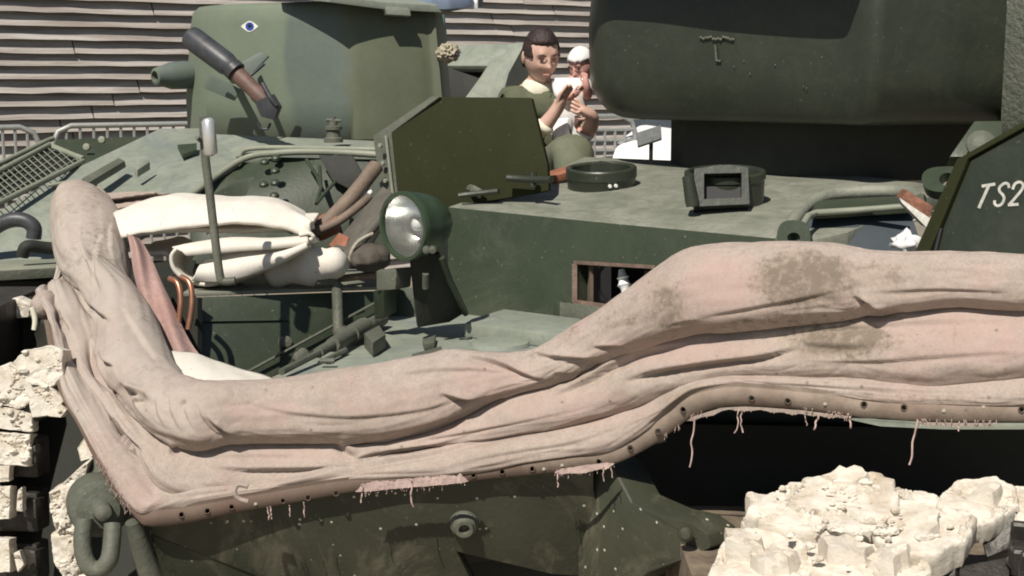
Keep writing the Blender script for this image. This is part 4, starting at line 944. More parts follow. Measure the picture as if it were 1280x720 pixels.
for x, y in holes: kill |= (np.hypot((hx_-x), (hy_-y)) < 3.0)
kill |= (hx_ < 150)  & (hy_ < 400)
fs = grid_mesh('fixing_strip', SG, M['strip'], scr, kill=kill)
at_ = fs.data.attributes.new('grey', 'FLOAT', 'POINT'); at_.data.foreach_set('value', (np.clip((proj(SG.reshape(-1, 3))[0]-520)/260, 0, 1)*.85).astype(np.float32))
for x, y in holes + [(1032, 505), (1180, 514), (1229, 509), (703, 582), (320, 630), (680, 586)]:
    k_ = np.argmin(np.hypot(hx_-x, hy_-y)); p_ = Vector(cen.reshape(-1, 3)[k_]); vw = (Vector((0, 0, CAM_H))-p_).normalized(); bm = bmesh.new()
    if (x, y) in holes: lathe(bm, p_, vw, [(-.004, .0052), (.002, .0056), (.0026, .0068), (.001, .0080), (-.004, .0082)], 14); obj('eyelet', bm, M['strip'], scr, 60)
    else: lathe(bm, p_, vw, [(0, .0048), (.0015, .0042), (.0022, .002), (.0022, 0)], 10); obj('rivet', bm, M['ropec'], scr, 60)
# frayed threads and torn hem
def stripE(x):
    xs = [s[4][0] for s in ST[11:]]; ys = [s[4][1] for s in ST[11:]]; ds = [s[5]-.035 for s in ST[11:]]
    return np.interp(x, xs, ys), np.interp(x, xs, ds)
bm = bmesh.new(); rt = random.Random(5)
def thread(x, y0, L, r, D, lean=0):
    r = r*.52
    p = P(x, y0, D); n = 6; pts_ = []
    for k in range(n+1):
        f = k/n; pts_.append(p + Vector((S(lean*f + rt.uniform(-1, 1)*min(1.5, L*.05)*(f > 0), D), rt.uniform(-.004, .004)-.002, -S(L*f, D))))
    tube(bm, [Vector(q) for q in catmull(pts_, 3)], r, 5, True)
for x, y0, L, r, ln in ((868, 521, 66, .0036, -5), (924, 511, 32, .003, -4), (926, 511, 31, .003, 2), (1147, 524, 60, .0042, -8), (1022, 519, 19, .0042, -3), (1005, 517, 16, .002, 5), (1062, 521, 15, .004, 2),
                        (452, 605, 25, .003, 0), (514, 599, 37, .0036, 1), (697, 589, 21, .003, 0), (763, 581, 17, .0025, 3), (754, 583, 20, .0025, 1), (334, 634, 17, .003, 2), (338, 633, 17, .003, 1), (362, 631, 15, .0025, 1), (380, 627, 21, .003, 1), (1198, 526, 13, .003, 0)):
    _, d_ = stripE(x); thread(x, y0, L, r, d_-.02, ln)
for x0, x1, m_ in ((446, 582, 7), (694, 768, 7), (985, 1064, 5), (1146, 1245, 4), (830, 880, 4)):
    for _ in range(int((x1-x0)/4.5)):
        x = rt.uniform(x0, x1); y, d_ = stripE(x); thread(x, y-3, rt.uniform(4, m_+6), rt.uniform(.0008, .0016), d_-.012, rt.uniform(-4, 4))
for (xa, ya) in [(112+k*3.2, 577+k*5.2) for k in range(14)]:
    for _ in range(2):
        thread(xa+rt.uniform(-3, 3)+8, ya+rt.uniform(-4, 4)-6, rt.uniform(3, 8), .0012, 3.40-.003*(xa-112), rt.uniform(-4, 4))
ft = obj('frayed_threads', bm, M['thread'], scr, 60); ft['kind'] = 'stuff'
def hem(name, x0, x1, up, dn, seed, mat):
    r_ = random.Random(seed); n = int((x1-x0)/1.2); G_ = np.zeros((n+1, 5, 3))
    for i in range(n+1):
        x = x0 + (x1-x0)*i/n; y, d_ = stripE(x); f = min(1, i/8, (n-i)/8)
        q = noise.noise(Vector((x*.05, seed, 0))); q2 = noise.noise(Vector((x*.22, seed, 5))); tooth = max(0, noise.noise(Vector((x*.45, seed, 9))))**1.5
        top = up*f*(1+.3*q+.25*q2); bt = (dn*(.75+.5*q) + 4.5*tooth)*f
        for k in range(5): G_[i, k] = P(x, y - top + (top+bt)*k/4, d_ - .018 - .003*q2*(k/4)+(.010 if up < 0 else 0))
    return grid_mesh(name, G_, mat, scr)
hem('torn_hem', 444, 586, 10, 1.5, 1, M['hem']); hem('torn_hem', 693, 768, 4, 6, 2, M['hem']); hem('torn_hem', 858, 1064, -1.0, 7.5, 3, M['canvas']); hem('torn_hem', 1146, 1246, -1, 6.5, 4, M['canvas'])
plate('guard_edge', pds([(1040, 520, 3.1), (1100, 526, 3.03), (1180, 530, 2.98), (1300, 530, 2.9), (1300, 537, 2.9), (1180, 537, 2.98), (1100, 533, 3.03)]), .012, M['glac'], tk, .002)
# curl of torn cloth
smooth_tube([P(310, 608, 3.25), P(298, 606, 3.25), P(293, 614, 3.24), P(298, 623, 3.24), P(310, 627, 3.24)], .006, M['canvas'], 'cloth_curl', scr)
# pink inner side strip and bunched cloth at the back
Gp = np.zeros((30, 14, 3)); 
La = catmull([(158, 292, 4.30), (166, 330, 4.2), (178, 384, 4.1), (202, 432, 3.98), (206, 446, 3.95)], 8); Lb = catmull([(174, 298, 4.34), (196, 336, 4.22), (216, 384, 4.1), (243, 434, 3.98), (250, 446, 3.96)], 8)
Gp = np.zeros((len(La), 14, 3))
for i in range(len(La)):
    for k in range(14):
        f = k/13; q = La[i]*(1-f)+Lb[i]*f; Gp[i, k] = P(q[0]+math.sin(i*.5)*1.2, q[1], q[2] - .03*math.sin(f*math.pi) + .012*math.sin(f*9+i*.25))
grid_mesh('inner_canvas', Gp, M['pinkcanvas'], scr, label='faded pink inner side of the canvas screen')
Gb = np.zeros((60, 22, 3))
for i in range(60):
    f = i/59; cx = 112+f*140; cyT = 243 - 4*math.sin(f*3) + (f > .6)*2; cyB = 272-f*4
    for k in range(22):
        a_ = k/21; wv = .03*math.sin(a_*16+f*7)+.02*math.sin(a_*31+f*15)
        Gb[i, k] = P(cx + 14*a_*math.sin(f*4), cyT+(cyB-cyT)*a_, 4.86-.12*a_ + wv)
grid_mesh('bunched_canvas', Gb, M['canvas'], scr)
# rolled end of the lower fold at the left
blob('fold_end', P(58, 382, 4.08), S(17, 4), .07, S(19, 4), M['canvas'], scr, 9, .10, 1.1, 4)

# ---------------------------------------------------------------- tracks and mud
def in_poly(poly, a):
    """radius of polygon (2D, around 0) in direction a"""
    d = (math.cos(a), math.sin(a)); best = 0
    n = len(poly)
    for i in range(n):
        (x1, y1), (x2, y2) = poly[i], poly[(i+1) % n]; ex, ey = x2-x1, y2-y1; den = d[0]*ey-d[1]*ex
        if abs(den) < 1e-9: continue
        t_ = (x1*ey-y1*ex)/den; s_ = (x1*d[1]-y1*d[0])/den
        if t_ > 0 and -1e-6 <= s_ <= 1+1e-6: best = max(best, t_)
    return best
def clod(outline, Df, th, parent, seed, name='mud_slab', lift=0.0, rough=1.0):
    pts_ = [P(x, y, Df(x, y)) for x, y in outline]; c = sum(pts_, Vector())/len(pts_)
    n = Vector()
    for i in range(len(pts_)): n += (pts_[i]-c).cross(pts_[(i+1) % len(pts_)]-c)
    n.normalize()
    if n.z < 0 and abs(n.z) > .15 or (abs(n.z) <= .15 and n.y > 0): n = -n
    u = (pts_[0]-c); u = (u-n*u.dot(n)).normalized(); v = n.cross(u)
    poly = [((p-c).dot(u), (p-c).dot(v)) for p in pts_]
    if sum(poly[i][0]*poly[(i+1) % len(poly)][1]-poly[(i+1) % len(poly)][0]*poly[i][1] for i in range(len(poly))) < 0: poly.reverse()
    hgt = [(p-c).dot(n) for p in pts_]
    bm = bmesh.new(); na = 120; off = Vector((seed*11.3, seed*5.7, seed*2.9)); rings = []
    R0 = [in_poly(poly, 2*math.pi*k/na) or .05 for k in range(na)]
    top = bm.verts.new(c)
    prof = [(r, 0) for r in (.05, .1, .16, .22, .28, .34, .4, .46, .52, .58, .64, .7, .75, .8, .84, .88, .915, .945)] + [(.97, -.02), (.99, -.07), (1.0, -.16), (1.0, -.32), (.985, -.5), (.97, -.75), (.93, -1.0)]
    for r, h in prof:
        ring = []
        for k in range(na):
            a_ = 2*math.pi*k/na; rr = R0[k]*r; p = c + (u*math.cos(a_)+v*math.sin(a_))*rr
            w1 = noise.fractal(p*6+off, 1.0, 2.1, 5); w2 = noise.fractal(p*34+off, .7, 2.2, 6)
            dv_, pv_ = noise.voronoi(p*6+off+Vector((w2, w1, 0))*.25); gap = dv_[1]-dv_[0]
            cr = -.024*max(0, 1-gap/.09)*(noise.noise(Vector(pv_[0])*2.3)+.65); cell = noise.noise(Vector(pv_[0])*3.7)*.016 + (p*6+off-Vector(pv_[0])).dot(Vector((noise.noise(Vector(pv_[0])*5), noise.noise(Vector(pv_[0])*6), 0)))*.012
            edge = 1 if r < .9 else .5
            p = p + n*(lift + h*th + (w1*.010 + w2*.0045 + cr + cell)*rough*edge)
            rad = (p-c-n*(p-c).dot(n))
            if r > .85: p = p + rad*(noise.noise(p*14+off)*.07+w2*.05+cell*2.0)
            ring.append(bm.verts.new(p))
        rings.append(ring)
    top.co = sum((q.co for q in rings[0]), Vector())/na
    for k in range(na): bm.faces.new((top, rings[0][k], rings[0][(k+1) % na]))
    for A, B in zip(rings, rings[1:]):
        for k in range(na): bm.faces.new((A[k], B[k], B[(k+1) % na], A[(k+1) % na]))
    bm.faces.new(rings[-1])
    return obj(name, bm, M['mud'], parent, 38)
def chunk(outline, Df, th, parent, seed, lift=0.0):
    r_ = random.Random(seed); pts_ = [P(x, y, Df(x, y)) for x, y in outline]; c = sum(pts_, Vector())/len(pts_)
    n = Vector()
    for i in range(len(pts_)): n += (pts_[i]-c).cross(pts_[(i+1) % len(pts_)]-c)
    n.normalize()
    if n.dot(Vector((0, 0, CAM_H))-c) < 0: n = -n
    t1 = Vector((r_.uniform(-.30, .30), r_.uniform(-.30, .10), 0)); bm = bmesh.new()
    ring = []
    for i in range(len(pts_)):
        a_, b_ = pts_[i], pts_[(i+1) % len(pts_)]
        for k in range(3): ring.append(a_.lerp(b_, k/3) + (b_-a_).normalized().cross(n)*r_.uniform(-.006, .006))
    hgt = lambda p: n*(lift + (p-c).dot(t1) + r_.uniform(-.003, .003))
    L0 = [bm.verts.new(c + (p-c)*1.03 - n*th) for p in ring]; L1 = [bm.verts.new(p - n*(.010+r_.uniform(0, .006)) + hgt(p)) for p in ring]
    L2 = [bm.verts.new(c + (p-c)*r_.uniform(.86, .95) + hgt(p)) for p in ring]; L3 = [bm.verts.new(c + (p-c)*.45 + hgt(p) + n*r_.uniform(-.004, .006)) for p in ring]
    m_ = len(ring)
    for A, B in ((L0, L1), (L1, L2), (L2, L3)):
        for k in range(m_): bm.faces.new((A[k], A[(k+1) % m_], B[(k+1) % m_], B[k]))
    bm.faces.new(L3); bm.faces.new(L0)
    return obj('mud_chunk', bm, M['mud'], parent, 22)
def link(parent, c, ux, uy, uz, L=.30, Wd=.105, T=.045):
    R3 = Matrix((ux, uy, uz)).transposed(); bm = bmesh.new()
    def B(cx, cy, cz, sx, sy, sz): box(bm, c + R3 @ Vector((cx, cy, cz)), sx, sy, sz, R3)
    B(0, 0, 0, L, Wd*.72, T*.6); B(0, 0, T*.5, L*.98, Wd*.16, T*.6)
    for s in (-.4, -.2, 0, .2, .4): B(s*L, -Wd*.45, 0, L*.14, Wd*.24, T*.8)
    for s in (-.3, -.1, .1, .3): B(s*L, Wd*.45, 0, L*.14, Wd*.24, T*.8)
    B(0, 0, -T*.9, .05, Wd*.5, T*1.4)
    bevel(bm, .005, 1); return obj('track_link', bm, M['track'], parent, 30)
# right track
tr_r = bmesh.new(); box(tr_r, P(1120, 760, 2.95)+Vector((0, .25, -.05)), .9, .5, .25); tr_r2 = obj('track', tr_r, M['mudcore'], tk, label='mud caked track at the lower right')
def Dr(x, y): return 3.02 - (y-590)/130*.42 - (x-1000)/280*.10
def Drl(o): return lambda x, y: Dr(x, y)+o
ux = Vector((.93, -.36, .02)).normalized(); 
tv = Vector((-.30, -.80, -.15)).normalized(); uz = ux.cross(tv).normalized()
if uz.z < 0: uz = -uz
uy = uz.cross(ux)
for k, (x, y) in enumerate(((1330, 690), (1345, 730))):
    link(tr_r2, P(x, y, Dr(x, y)+.03), ux, uy, uz, .20, .12, .07)
# front faces of links seen edge on at lower right
for pts_ in ([(1222, 654, 2.80), (1272, 632, 2.78), (1268, 684, 2.74), (1232, 698, 2.74)], [(1172, 696, 2.70), (1196, 690, 2.69), (1196, 730, 2.66), (1172, 740, 2.66)], [(1198, 706, 2.69), (1284, 690, 2.70), (1300, 760, 2.62), (1200, 770, 2.6)], [(1276, 625, 2.85), (1330, 620, 2.85), (1330, 720, 2.8), (1280, 700, 2.8)]):
    plate('track_pad', pds(pts_), .06, M['track'], tr_r2, .012)
smooth_tube([P(1262, 700, 2.68), P(1272, 712, 2.65), P(1278, 730, 2.62)], .010, M['steel'], 'track_pin', tr_r2, 4, 8)
SL = [([(940, 628), (985, 598), (1030, 592), (1090, 588), (1118, 598), (1126, 640), (1100, 660), (1050, 668), (1000, 660), (950, 652), (926, 640)], .10, 0),
 ([(900, 668), (930, 645), (985, 652), (1010, 668), (1015, 700), (990, 735), (880, 735), (885, 705)], .10, -.02),
 ([(1000, 664), (1062, 666), (1120, 668), (1160, 684), (1166, 706), (1120, 714), (1050, 712), (1004, 700)], .08, -.02),
 ([(985, 704), (1060, 700), (1140, 700), (1172, 722), (1166, 790), (980, 790)], .08, -.03),
 ([(1090, 622), (1150, 616), (1196, 622), (1222, 650), (1205, 676), (1172, 692), (1120, 690), (1090, 665)], .06, .0),
 ([(1105, 598), (1150, 604), (1176, 612), (1172, 632), (1110, 640)], .08, -.02),
 ([(1168, 634), (1174, 616), (1196, 598), (1245, 592), (1272, 606), (1276, 632), (1240, 650), (1212, 654)], .05, .0),
 ([(1252, 602), (1290, 600), (1330, 612), (1330, 650), (1268, 640)], .06, -.01),
 ([(926, 640), (938, 622), (960, 618), (960, 640), (940, 650)], .06, -.02)]
for i, (ol, th, lf) in enumerate(SL): clod(ol, Dr, th, tr_r2, i+1, lift=lf, rough=.8)
r5 = random.Random(12)
def rnd_poly(cx, cy, rx, ry, n=6):
    a0 = r5.random()*6; return [(cx+rx*r5.uniform(.75, 1.1)*math.cos(a0+2*math.pi*k/n), cy+ry*r5.uniform(.75, 1.1)*math.sin(a0+2*math.pi*k/n)) for k in range(n)]
for i, (cx, cy, rx, ry, lf) in enumerate(((930, 678, 26, 15, .012), (968, 698, 26, 16, .008), (1058, 684, 34, 12, .010), (1110, 694, 26, 10, .006), (1150, 664, 32, 15, .014), (1226, 618, 30, 14, .010), (1060, 600, 30, 8, .016), (948, 622, 18, 9, .0))):
    chunk(rnd_poly(cx, cy, rx*1.15, ry*1.2, r5.choice((5, 6, 7))), Dr, .035, tr_r2, 100+i, lf)
def crumbs(name, areas, Df, n, parent, seed, rmin=.006, rmax=.022):
    r_ = random.Random(seed); bm = bmesh.new()
    for _ in range(n):
        x0, y0, x1, y1 = r_.choice(areas); x = r_.uniform(x0, x1); y = r_.uniform(y0, y1); c = P(x, y, Df(x, y)) + Vector((0, 0, .006)); s = r_.uniform(rmin, rmax)*r_.uniform(.5, 1)
        res = bmesh.ops.create_icosphere(bm, subdivisions=2, radius=s); off = Vector((r_.random()*50, 0, 0))
        for v in res['verts']:
            d = v.co.normalized(); v.co = c + Vector((d.x*1.2, d.y, d.z*.8))*s*(1+.5*noise.noise(d*1.6+off))
    o = obj(name, bm, M['mud'], parent, 30); o['kind'] = 'stuff'
crumbs('mud_crumbs', [(960, 604, 1110, 640), (920, 660, 1140, 710), (1105, 640, 1190, 680), (1010, 655, 1130, 670)], Dr, 70, tr_r2, 3, .004, .014)
# left track
tl_ = bmesh.new(); box(tl_, P(-20, 600, 3.95)+Vector((-.1, .2, 0)), .30, .5, 1.0); tl2 = obj('track', tl_, M['track'], tk, label='mud caked track at the lower left')
def Dl(x, y): return 3.72 - (y-430)/290*.12
LS = [([(16, 452), (30, 438), (62, 430), (78, 438), (80, 470), (62, 486), (34, 480)], .08), ([(-20, 470), (10, 452), (36, 470), (46, 496), (24, 512), (-20, 506)], .08),
 ([(34, 486), (60, 480), (82, 500), (62, 520), (40, 522)], .07), ([(-20, 508), (18, 510), (42, 518), (40, 540), (10, 538), (-20, 532)], .06), ([(-15, 540), (38, 542), (36, 584), (-15, 580)], .07),
 ([(-10, 582), (12, 582), (11, 602), (-10, 604)], .04), ([(-20, 608), (13, 608), (12, 650), (-20, 650)], .06), ([(-20, 673), (12, 673), (13, 716), (-20, 716)], .06), ([(22, 612), (28, 608), (28, 640), (20, 640)], .03), ([(16, 692), (24, 688), (30, 706), (22, 716)], .03),
 ([(96, 560), (106, 546), (118, 550), (116, 574), (100, 578)], .05), ([(70, 500), (84, 512), (76, 522), (60, 520)], .04)]
for i, (ol, th) in enumerate(LS): clod(ol, Dl, th, tl2, i+30, lift=0, rough=.32)
clod([(-20, 388), (0, 378), (20, 372), (42, 382), (38, 396), (18, 398), (-20, 402)], lambda x, y: 4.15, .06, tl2, 60)
crumbs('mud_crumbs', [(0, 440, 80, 530), (0, 500, 45, 580)], Dl, 22, tl2, 8, .005, .018)
for k, y in enumerate((520, 590, 658, 722)):
    plate('track_link', pds([(-30, y-46, 3.72), (46, y-42, 3.70), (48, y+8, 3.69), (-30, y+6, 3.71)]), .08, M['track'], tl2, .012)
    if k: plate('link_horn', pds([(26, y-38, 3.69), (44, y-34, 3.68), (46, y-8, 3.67), (28, y-10, 3.68)]), .06, M['track'], tl2, .012)
lobj('idler_wheel', P(42, 424, 4.2), Vector((-.3, -1, .1)), [(0, 0), (.02, .03), (.02, .07), (0, .09), (0, .13), (-.08, .13)], M['dark'], tk, 28)
smooth_tube([P(40, 384, 3.95), P(44, 400, 3.95), P(43, 412, 3.95)], .008, M['shirt'], 'rope_end', tk)
# tow shackle and its bracket
sc_ = P(126, 636, 3.42)
sh = lobj('tow_shackle', sc_, Vector((.35, -.85, .1)), [(-.12, 0), (-.12, .075), (-.05, .078), (0, .072), (.004, .060), (.016, .058), (.018, .046), (.03, .044), (.034, .026), (.06, .020), (.066, .008), (.067, 0)], M['fit'], tk, 36)
smooth_tube([P(106, 648, 3.36), P(103, 680, 3.34), P(110, 706, 3.33), P(124, 712, 3.33), P(136, 700, 3.33), P(140, 676, 3.35), P(141, 655, 3.37)], .022, M['fit'], 'shackle_bow', sh, 6, 14)
plate('shackle_bracket', pds([(100, 640, 3.5), (112, 606, 3.5), (150, 585, 3.5), (160, 610, 3.46), (160, 640, 3.46), (140, 660, 3.46)]), .12, M['fit'], sh, .02)
plate('shackle_arm', pds([(108, 612, 3.56), (112, 570, 3.6), (120, 560, 3.6), (128, 570, 3.58), (124, 604, 3.55)]), .05, M['fit'], sh, .012)
for i, ol in enumerate(([(60, 616), (82, 606), (98, 600), (92, 640), (98, 668), (72, 668), (64, 640)], [(76, 606), (98, 586), (112, 576), (104, 604), (92, 616)], [(64, 670), (92, 666), (100, 700), (120, 740), (90, 740), (66, 700)])):
    clod(ol, lambda x, y: 3.56, .08, tl2, i+70)
bm = bmesh.new(); tube(bm, [P(166, 652, 3.38), P(178, 690, 3.40), P(196, 740, 3.44)], [.020, .026, .034], 12); obj('corner_bar', bm, M['fit'], tk, 50)

# ================================================================== mirror rod
mr_ = thing('mirror_rod', P(276, 352, 4.02), 'thin upright rod with a silver mirror, in front of the folded white sheet', 'mirror')
smooth_tube([P(254, 146, 4.05), P(256, 190, 4.05), P(262, 240, 4.04), P(269, 300, 4.03), P(275, 345, 4.02), P(280, 352, 4.02), P(294, 351, 4.02)], .0125, M['fit'], 'rod', mr_, 8, 12)
bm = bmesh.new(); mp0 = P(260, 147, 4.0); mp1 = P(264, 196, 4.0); tube(bm, [mp0, mp0*.97+mp1*.03, mp0*.9+mp1*.1, mp1*.9+mp0*.1, mp1*.97+mp0*.03, mp1], [.006, .013, .019, .019, .013, .006], 14); obj('mirror_head', bm, M['chrome'], mr_, 50)
bm = bmesh.new(); tube(bm, [P(256, 172, 4.03), P(262, 172, 4.0)], .008, 8); tube(bm, [P(251, 176, 4.04), P(246, 172, 4.02)], .006, 8); obj('clamp', bm, M['fit'], mr_, 40)

# ================================================================== folded white sheet, white roll, white cloth
def ribbon_sheet(name, prof, D0, depth, rise, mat, th, label, cat, wob=.004, n=10, nd=16):
    """prof: photo-pixel profile of the folded edge; swept away from the viewer"""
    pr_ = np.array(catmull(prof, n)); G_ = np.zeros((len(pr_), nd+1, 3))
    for i, q in enumerate(pr_):
        for k in range(nd+1):
            f = k/nd; p = P(q[0], q[1], D0) + Vector((.0, depth*f, rise*f)); w_ = noise.noise(p*6)*wob*3+noise.noise(p*17)*wob
            p += Vector((w_*.5, 0, w_)); G_[i, k] = p
    o = grid_mesh(name, G_, mat, None, label); md = o.modifiers.new('thick', 'SOLIDIFY'); md.thickness = th; md.offset = 0
    meta(o, label, cat); return o
fsh = thing('folded_sheet', P(265, 350, 4.45), 'thick white canvas sheet folded in layers on the hull behind the thin mirror rod', 'canvas sheet')
def sheet_part(name, prof, D0, depth, rise, th, wob=.004):
    pr_ = np.array(catmull(prof, 10)); nd = 16; G_ = np.zeros((len(pr_), nd+1, 3))
    for i, q in enumerate(pr_):
        for k in range(nd+1):
            f = k/nd; p = P(q[0], q[1], D0+(q[2] if len(q) > 2 else 0)) + Vector((0, depth*f, rise*f)); w_ = noise.noise(p*6)*wob*3+noise.noise(p*17)*wob
            G_[i, k] = p + Vector((w_*.5, w_*.3, w_))
    o = grid_mesh(name, G_, M['whitecanvas'], fsh); md = o.modifiers.new('thick', 'SOLIDIFY'); md.thickness = th; md.offset = 0; return o
# upper flap drapes over the front: a surface from ridge line down to the front edge
rd = np.array(catmull([(143, 270, 4.62), (180, 256, 4.66), (240, 248, 4.70), (310, 247, 4.70), (345, 254, 4.66), (372, 269, 4.58), (390, 287, 4.44)], 10))
fe = np.array(catmull([(153, 296, 4.40), (200, 288, 4.38), (262, 284, 4.37), (300, 283, 4.37), (345, 287, 4.38), (370, 292, 4.39), (391, 296, 4.40)], 10))
bk = rd + np.array([8, 3, .25])*np.clip(np.linspace(6, 0, len(rd)), 0, 1)[:, None]
GF = np.zeros((len(rd), 26, 3))
for i in range(len(rd)):
    for k in range(26):
        if k < 10: f = k/9; q = bk[i]*(1-f)+rd[i]*f; b_ = 0
        else: f = (k-9)/16; q = rd[i]*(1-f)+fe[i]*f; b_ = .03*math.sin(f*math.pi)
        p = P(*q) + Vector((0, -b_, b_)); w_ = noise.noise(p*5)*.016+noise.noise(p*18)*.005; GF[i, k] = p+Vector((0, 0, w_))
fl = grid_mesh('upper_flap', GF, M['whitecanvas'], fsh); md = fl.modifiers.new('thick', 'SOLIDIFY'); md.thickness = .011; md.offset = -1
sheet_part('middle_fold', [(374, 293), (383, 292), (389, 294), (389, 299), (364, 302), (318, 303), (290, 310), (262, 314), (230, 309), (216, 316), (215, 328), (224, 342), (238, 349), (246, 346), (252, 334), (262, 326), (300, 320), (345, 312), (384, 304)], 4.36, .13, -.02, .011, .006)
sheet_part('lower_fold', [(236, 349), (262, 353), (290, 349), (330, 336), (362, 322), (386, 304)], 4.37, .13, -.02, .012, .006)
sheet_part('inner_fold', [(160, 296), (200, 290), (262, 287), (350, 289), (384, 290)], 4.46, .30, .03, .014)
sheet_part('side_fold', [(170, 322), (190, 318), (208, 316), (222, 330), (214, 346)], 4.5, .25, .02, .014)
# front hanging faces of the folds
def front_face(name, topl, botl, D0, bulge=.02):
    a_ = np.array(catmull(topl, 8)); b_ = np.array(catmull(botl, 8)); G_ = np.zeros((len(a_), 14, 3))
    for i in range(len(a_)):
        for k in range(14):
            f = k/13; q = a_[i]*(1-f)+b_[i]*f; p = P(q[0], q[1], D0-bulge*math.sin(f*math.pi)+.05*(1-f)); w_ = noise.noise(p*9)*.006; G_[i, k] = p+Vector((0, w_, 0))
    o = grid_mesh(name, G_, M['whitecanvas'], fsh); md = o.modifiers.new('thick', 'SOLIDIFY'); md.thickness = .01; md.offset = -1; return o
front_face('front_fold', [(216, 312), (245, 306), (290, 300), (340, 301), (385, 298)], [(234, 318), (255, 316), (290, 313), (340, 309), (386, 303)], 4.34)
front_face('front_fold', [(254, 330), (275, 322), (310, 313), (350, 311), (385, 304)], [(240, 348), (268, 352), (300, 347), (345, 330), (384, 308)], 4.34, .03)
wr_ = bmesh.new()
a_ = P(330, 338, 4.50); b_ = P(432, 328, 4.42); d_ = (b_-a_); nseg = 22; rings = []
tube(wr_, [a_+d_*t_ for t_ in np.linspace(0, 1, 16)], [.06+.008*math.sin(k*.9) if 1 < k < 14 else (.05 if k in (1, 14) else .03) for k in range(16)], 24)
for v in wr_.verts: v.co.z = b_.z + (v.co.z-b_.z)*.92; v.co += Vector((0, 0, noise.noise(v.co*9)*.014+noise.noise(v.co*30)*.004))
wro = obj('rolled_sheet', wr_, M['whitecanvas'], None, 70); meta(wro, 'short white canvas roll with rounded end, between folded sheet and headlight', 'canvas roll')
Gw = np.zeros((30, 16, 3))
for i in range(30):
    f = i/29; x = 196+f*150
    for k in range(16):
        t_ = k/15; yt = np.interp(x, [196, 215, 245, 290, 330, 346], [440, 442, 446, 462, 473, 478]); Gw[i, k] = P(x, yt+t_*44, 3.94-.25*t_-.12*f) + Vector((0, 0, .02*math.sin(t_*3.1)+noise.noise(Vector((x*.03, t_*2, 0)))*.01))
wl = grid_mesh('white_liner', Gw, M['whitecanvas'], None); md = wl.modifiers.new('thick', 'SOLIDIFY'); md.thickness = .01
meta(wl, 'piece of white sheet behind the inner corner of the canvas screen', 'sheet')

# ================================================================== tools and planks beside the headlight
def bartool(name, pts_, r, mat, label, cat, group=None, flat=1.0):
    o = smooth_tube(pts_, r, mat, name, None, 5, 10); meta(o, label, cat, group); return o
bartool('pick_handle', [P(470, 208, 4.95), P(440, 246, 4.85), P(405, 282, 4.78), (P(380, 300, 4.75))], .028, M['wood'], 'thick brown wooden tool handle slanting down from the olive splash plate', 'tool handle', 'stowed tools')
bartool('hammer_handle', [P(462, 246, 4.8), P(430, 272, 4.72), P(404, 286, 4.7), P(384, 291, 4.68)], .015, M['wood'], 'short light brown curved tool handle beside the right end of the folded white sheet', 'tool handle', 'stowed tools')
pk = plate('red_tool_head', pds([(384, 276, 4.78), (412, 262, 4.8), (424, 268, 4.78), (420, 280, 4.75), (398, 290, 4.72), (386, 288, 4.74)]), .05, M['redwood'], None, .012); meta(pk, 'rust red tool head lying against the right end of the folded white sheet', 'tool', 'stowed tools')
sb = plate('plank', pds([(478, 232, 4.82), (490, 240, 4.72), (440, 318, 4.55), (416, 308, 4.62), (430, 290, 4.68)]), .05, M['plank'], None, .006); meta(sb, 'dark grey brown wooden plank leaning diagonally left of the headlight', 'plank')
sb2 = bartool('crowbar', [P(486, 262, 4.62), P(452, 300, 4.54), P(424, 330, 4.5)], .018, M['plank'], 'dark bar lying along the plank just left of the headlight lens', 'bar', 'stowed tools')
rp_ = plate('red_board', pds([(424, 290, 4.66), (436, 296, 4.62), (428, 318, 4.58), (410, 306, 4.64)]), .04, M['redwood'], None, .006); meta(rp_, 'small reddish board end under the plank, near the white canvas roll', 'board')
bg_ = blob('canvas_bag', P(462, 322, 4.5), S(26, 4.5), .09, S(18, 4.5), M['bag'], None, 4, .12, 1.5, 4); meta(bg_, 'small dark brown canvas bag tucked behind the left side of the headlight', 'bag')
wg = plate('white_wedge', pds([(446, 246, 4.86), (464, 236, 4.88), (466, 240, 4.88), (456, 250, 4.85)]), .03, M['white'], None, .003); meta(wg, 'small bright white scrap among the stowed tool handles', 'scrap')
fl_ = smooth_tube([P(466, 292, 4.5), P(448, 302, 4.47), P(438, 318, 4.46), P(436, 336, 4.46)], .006, M['ropec'], 'rope', None); meta(fl_, 'short pale rope end hanging left of the headlight beside the brown bag', 'rope')
wd = bartool('wood_strip', [P(420, 349, 4.5), P(446, 346, 4.5), P(470, 343, 4.5)], .012, M['wood'], 'thin brown wooden strip lying on the box left of the headlight bracket', 'wooden strip')

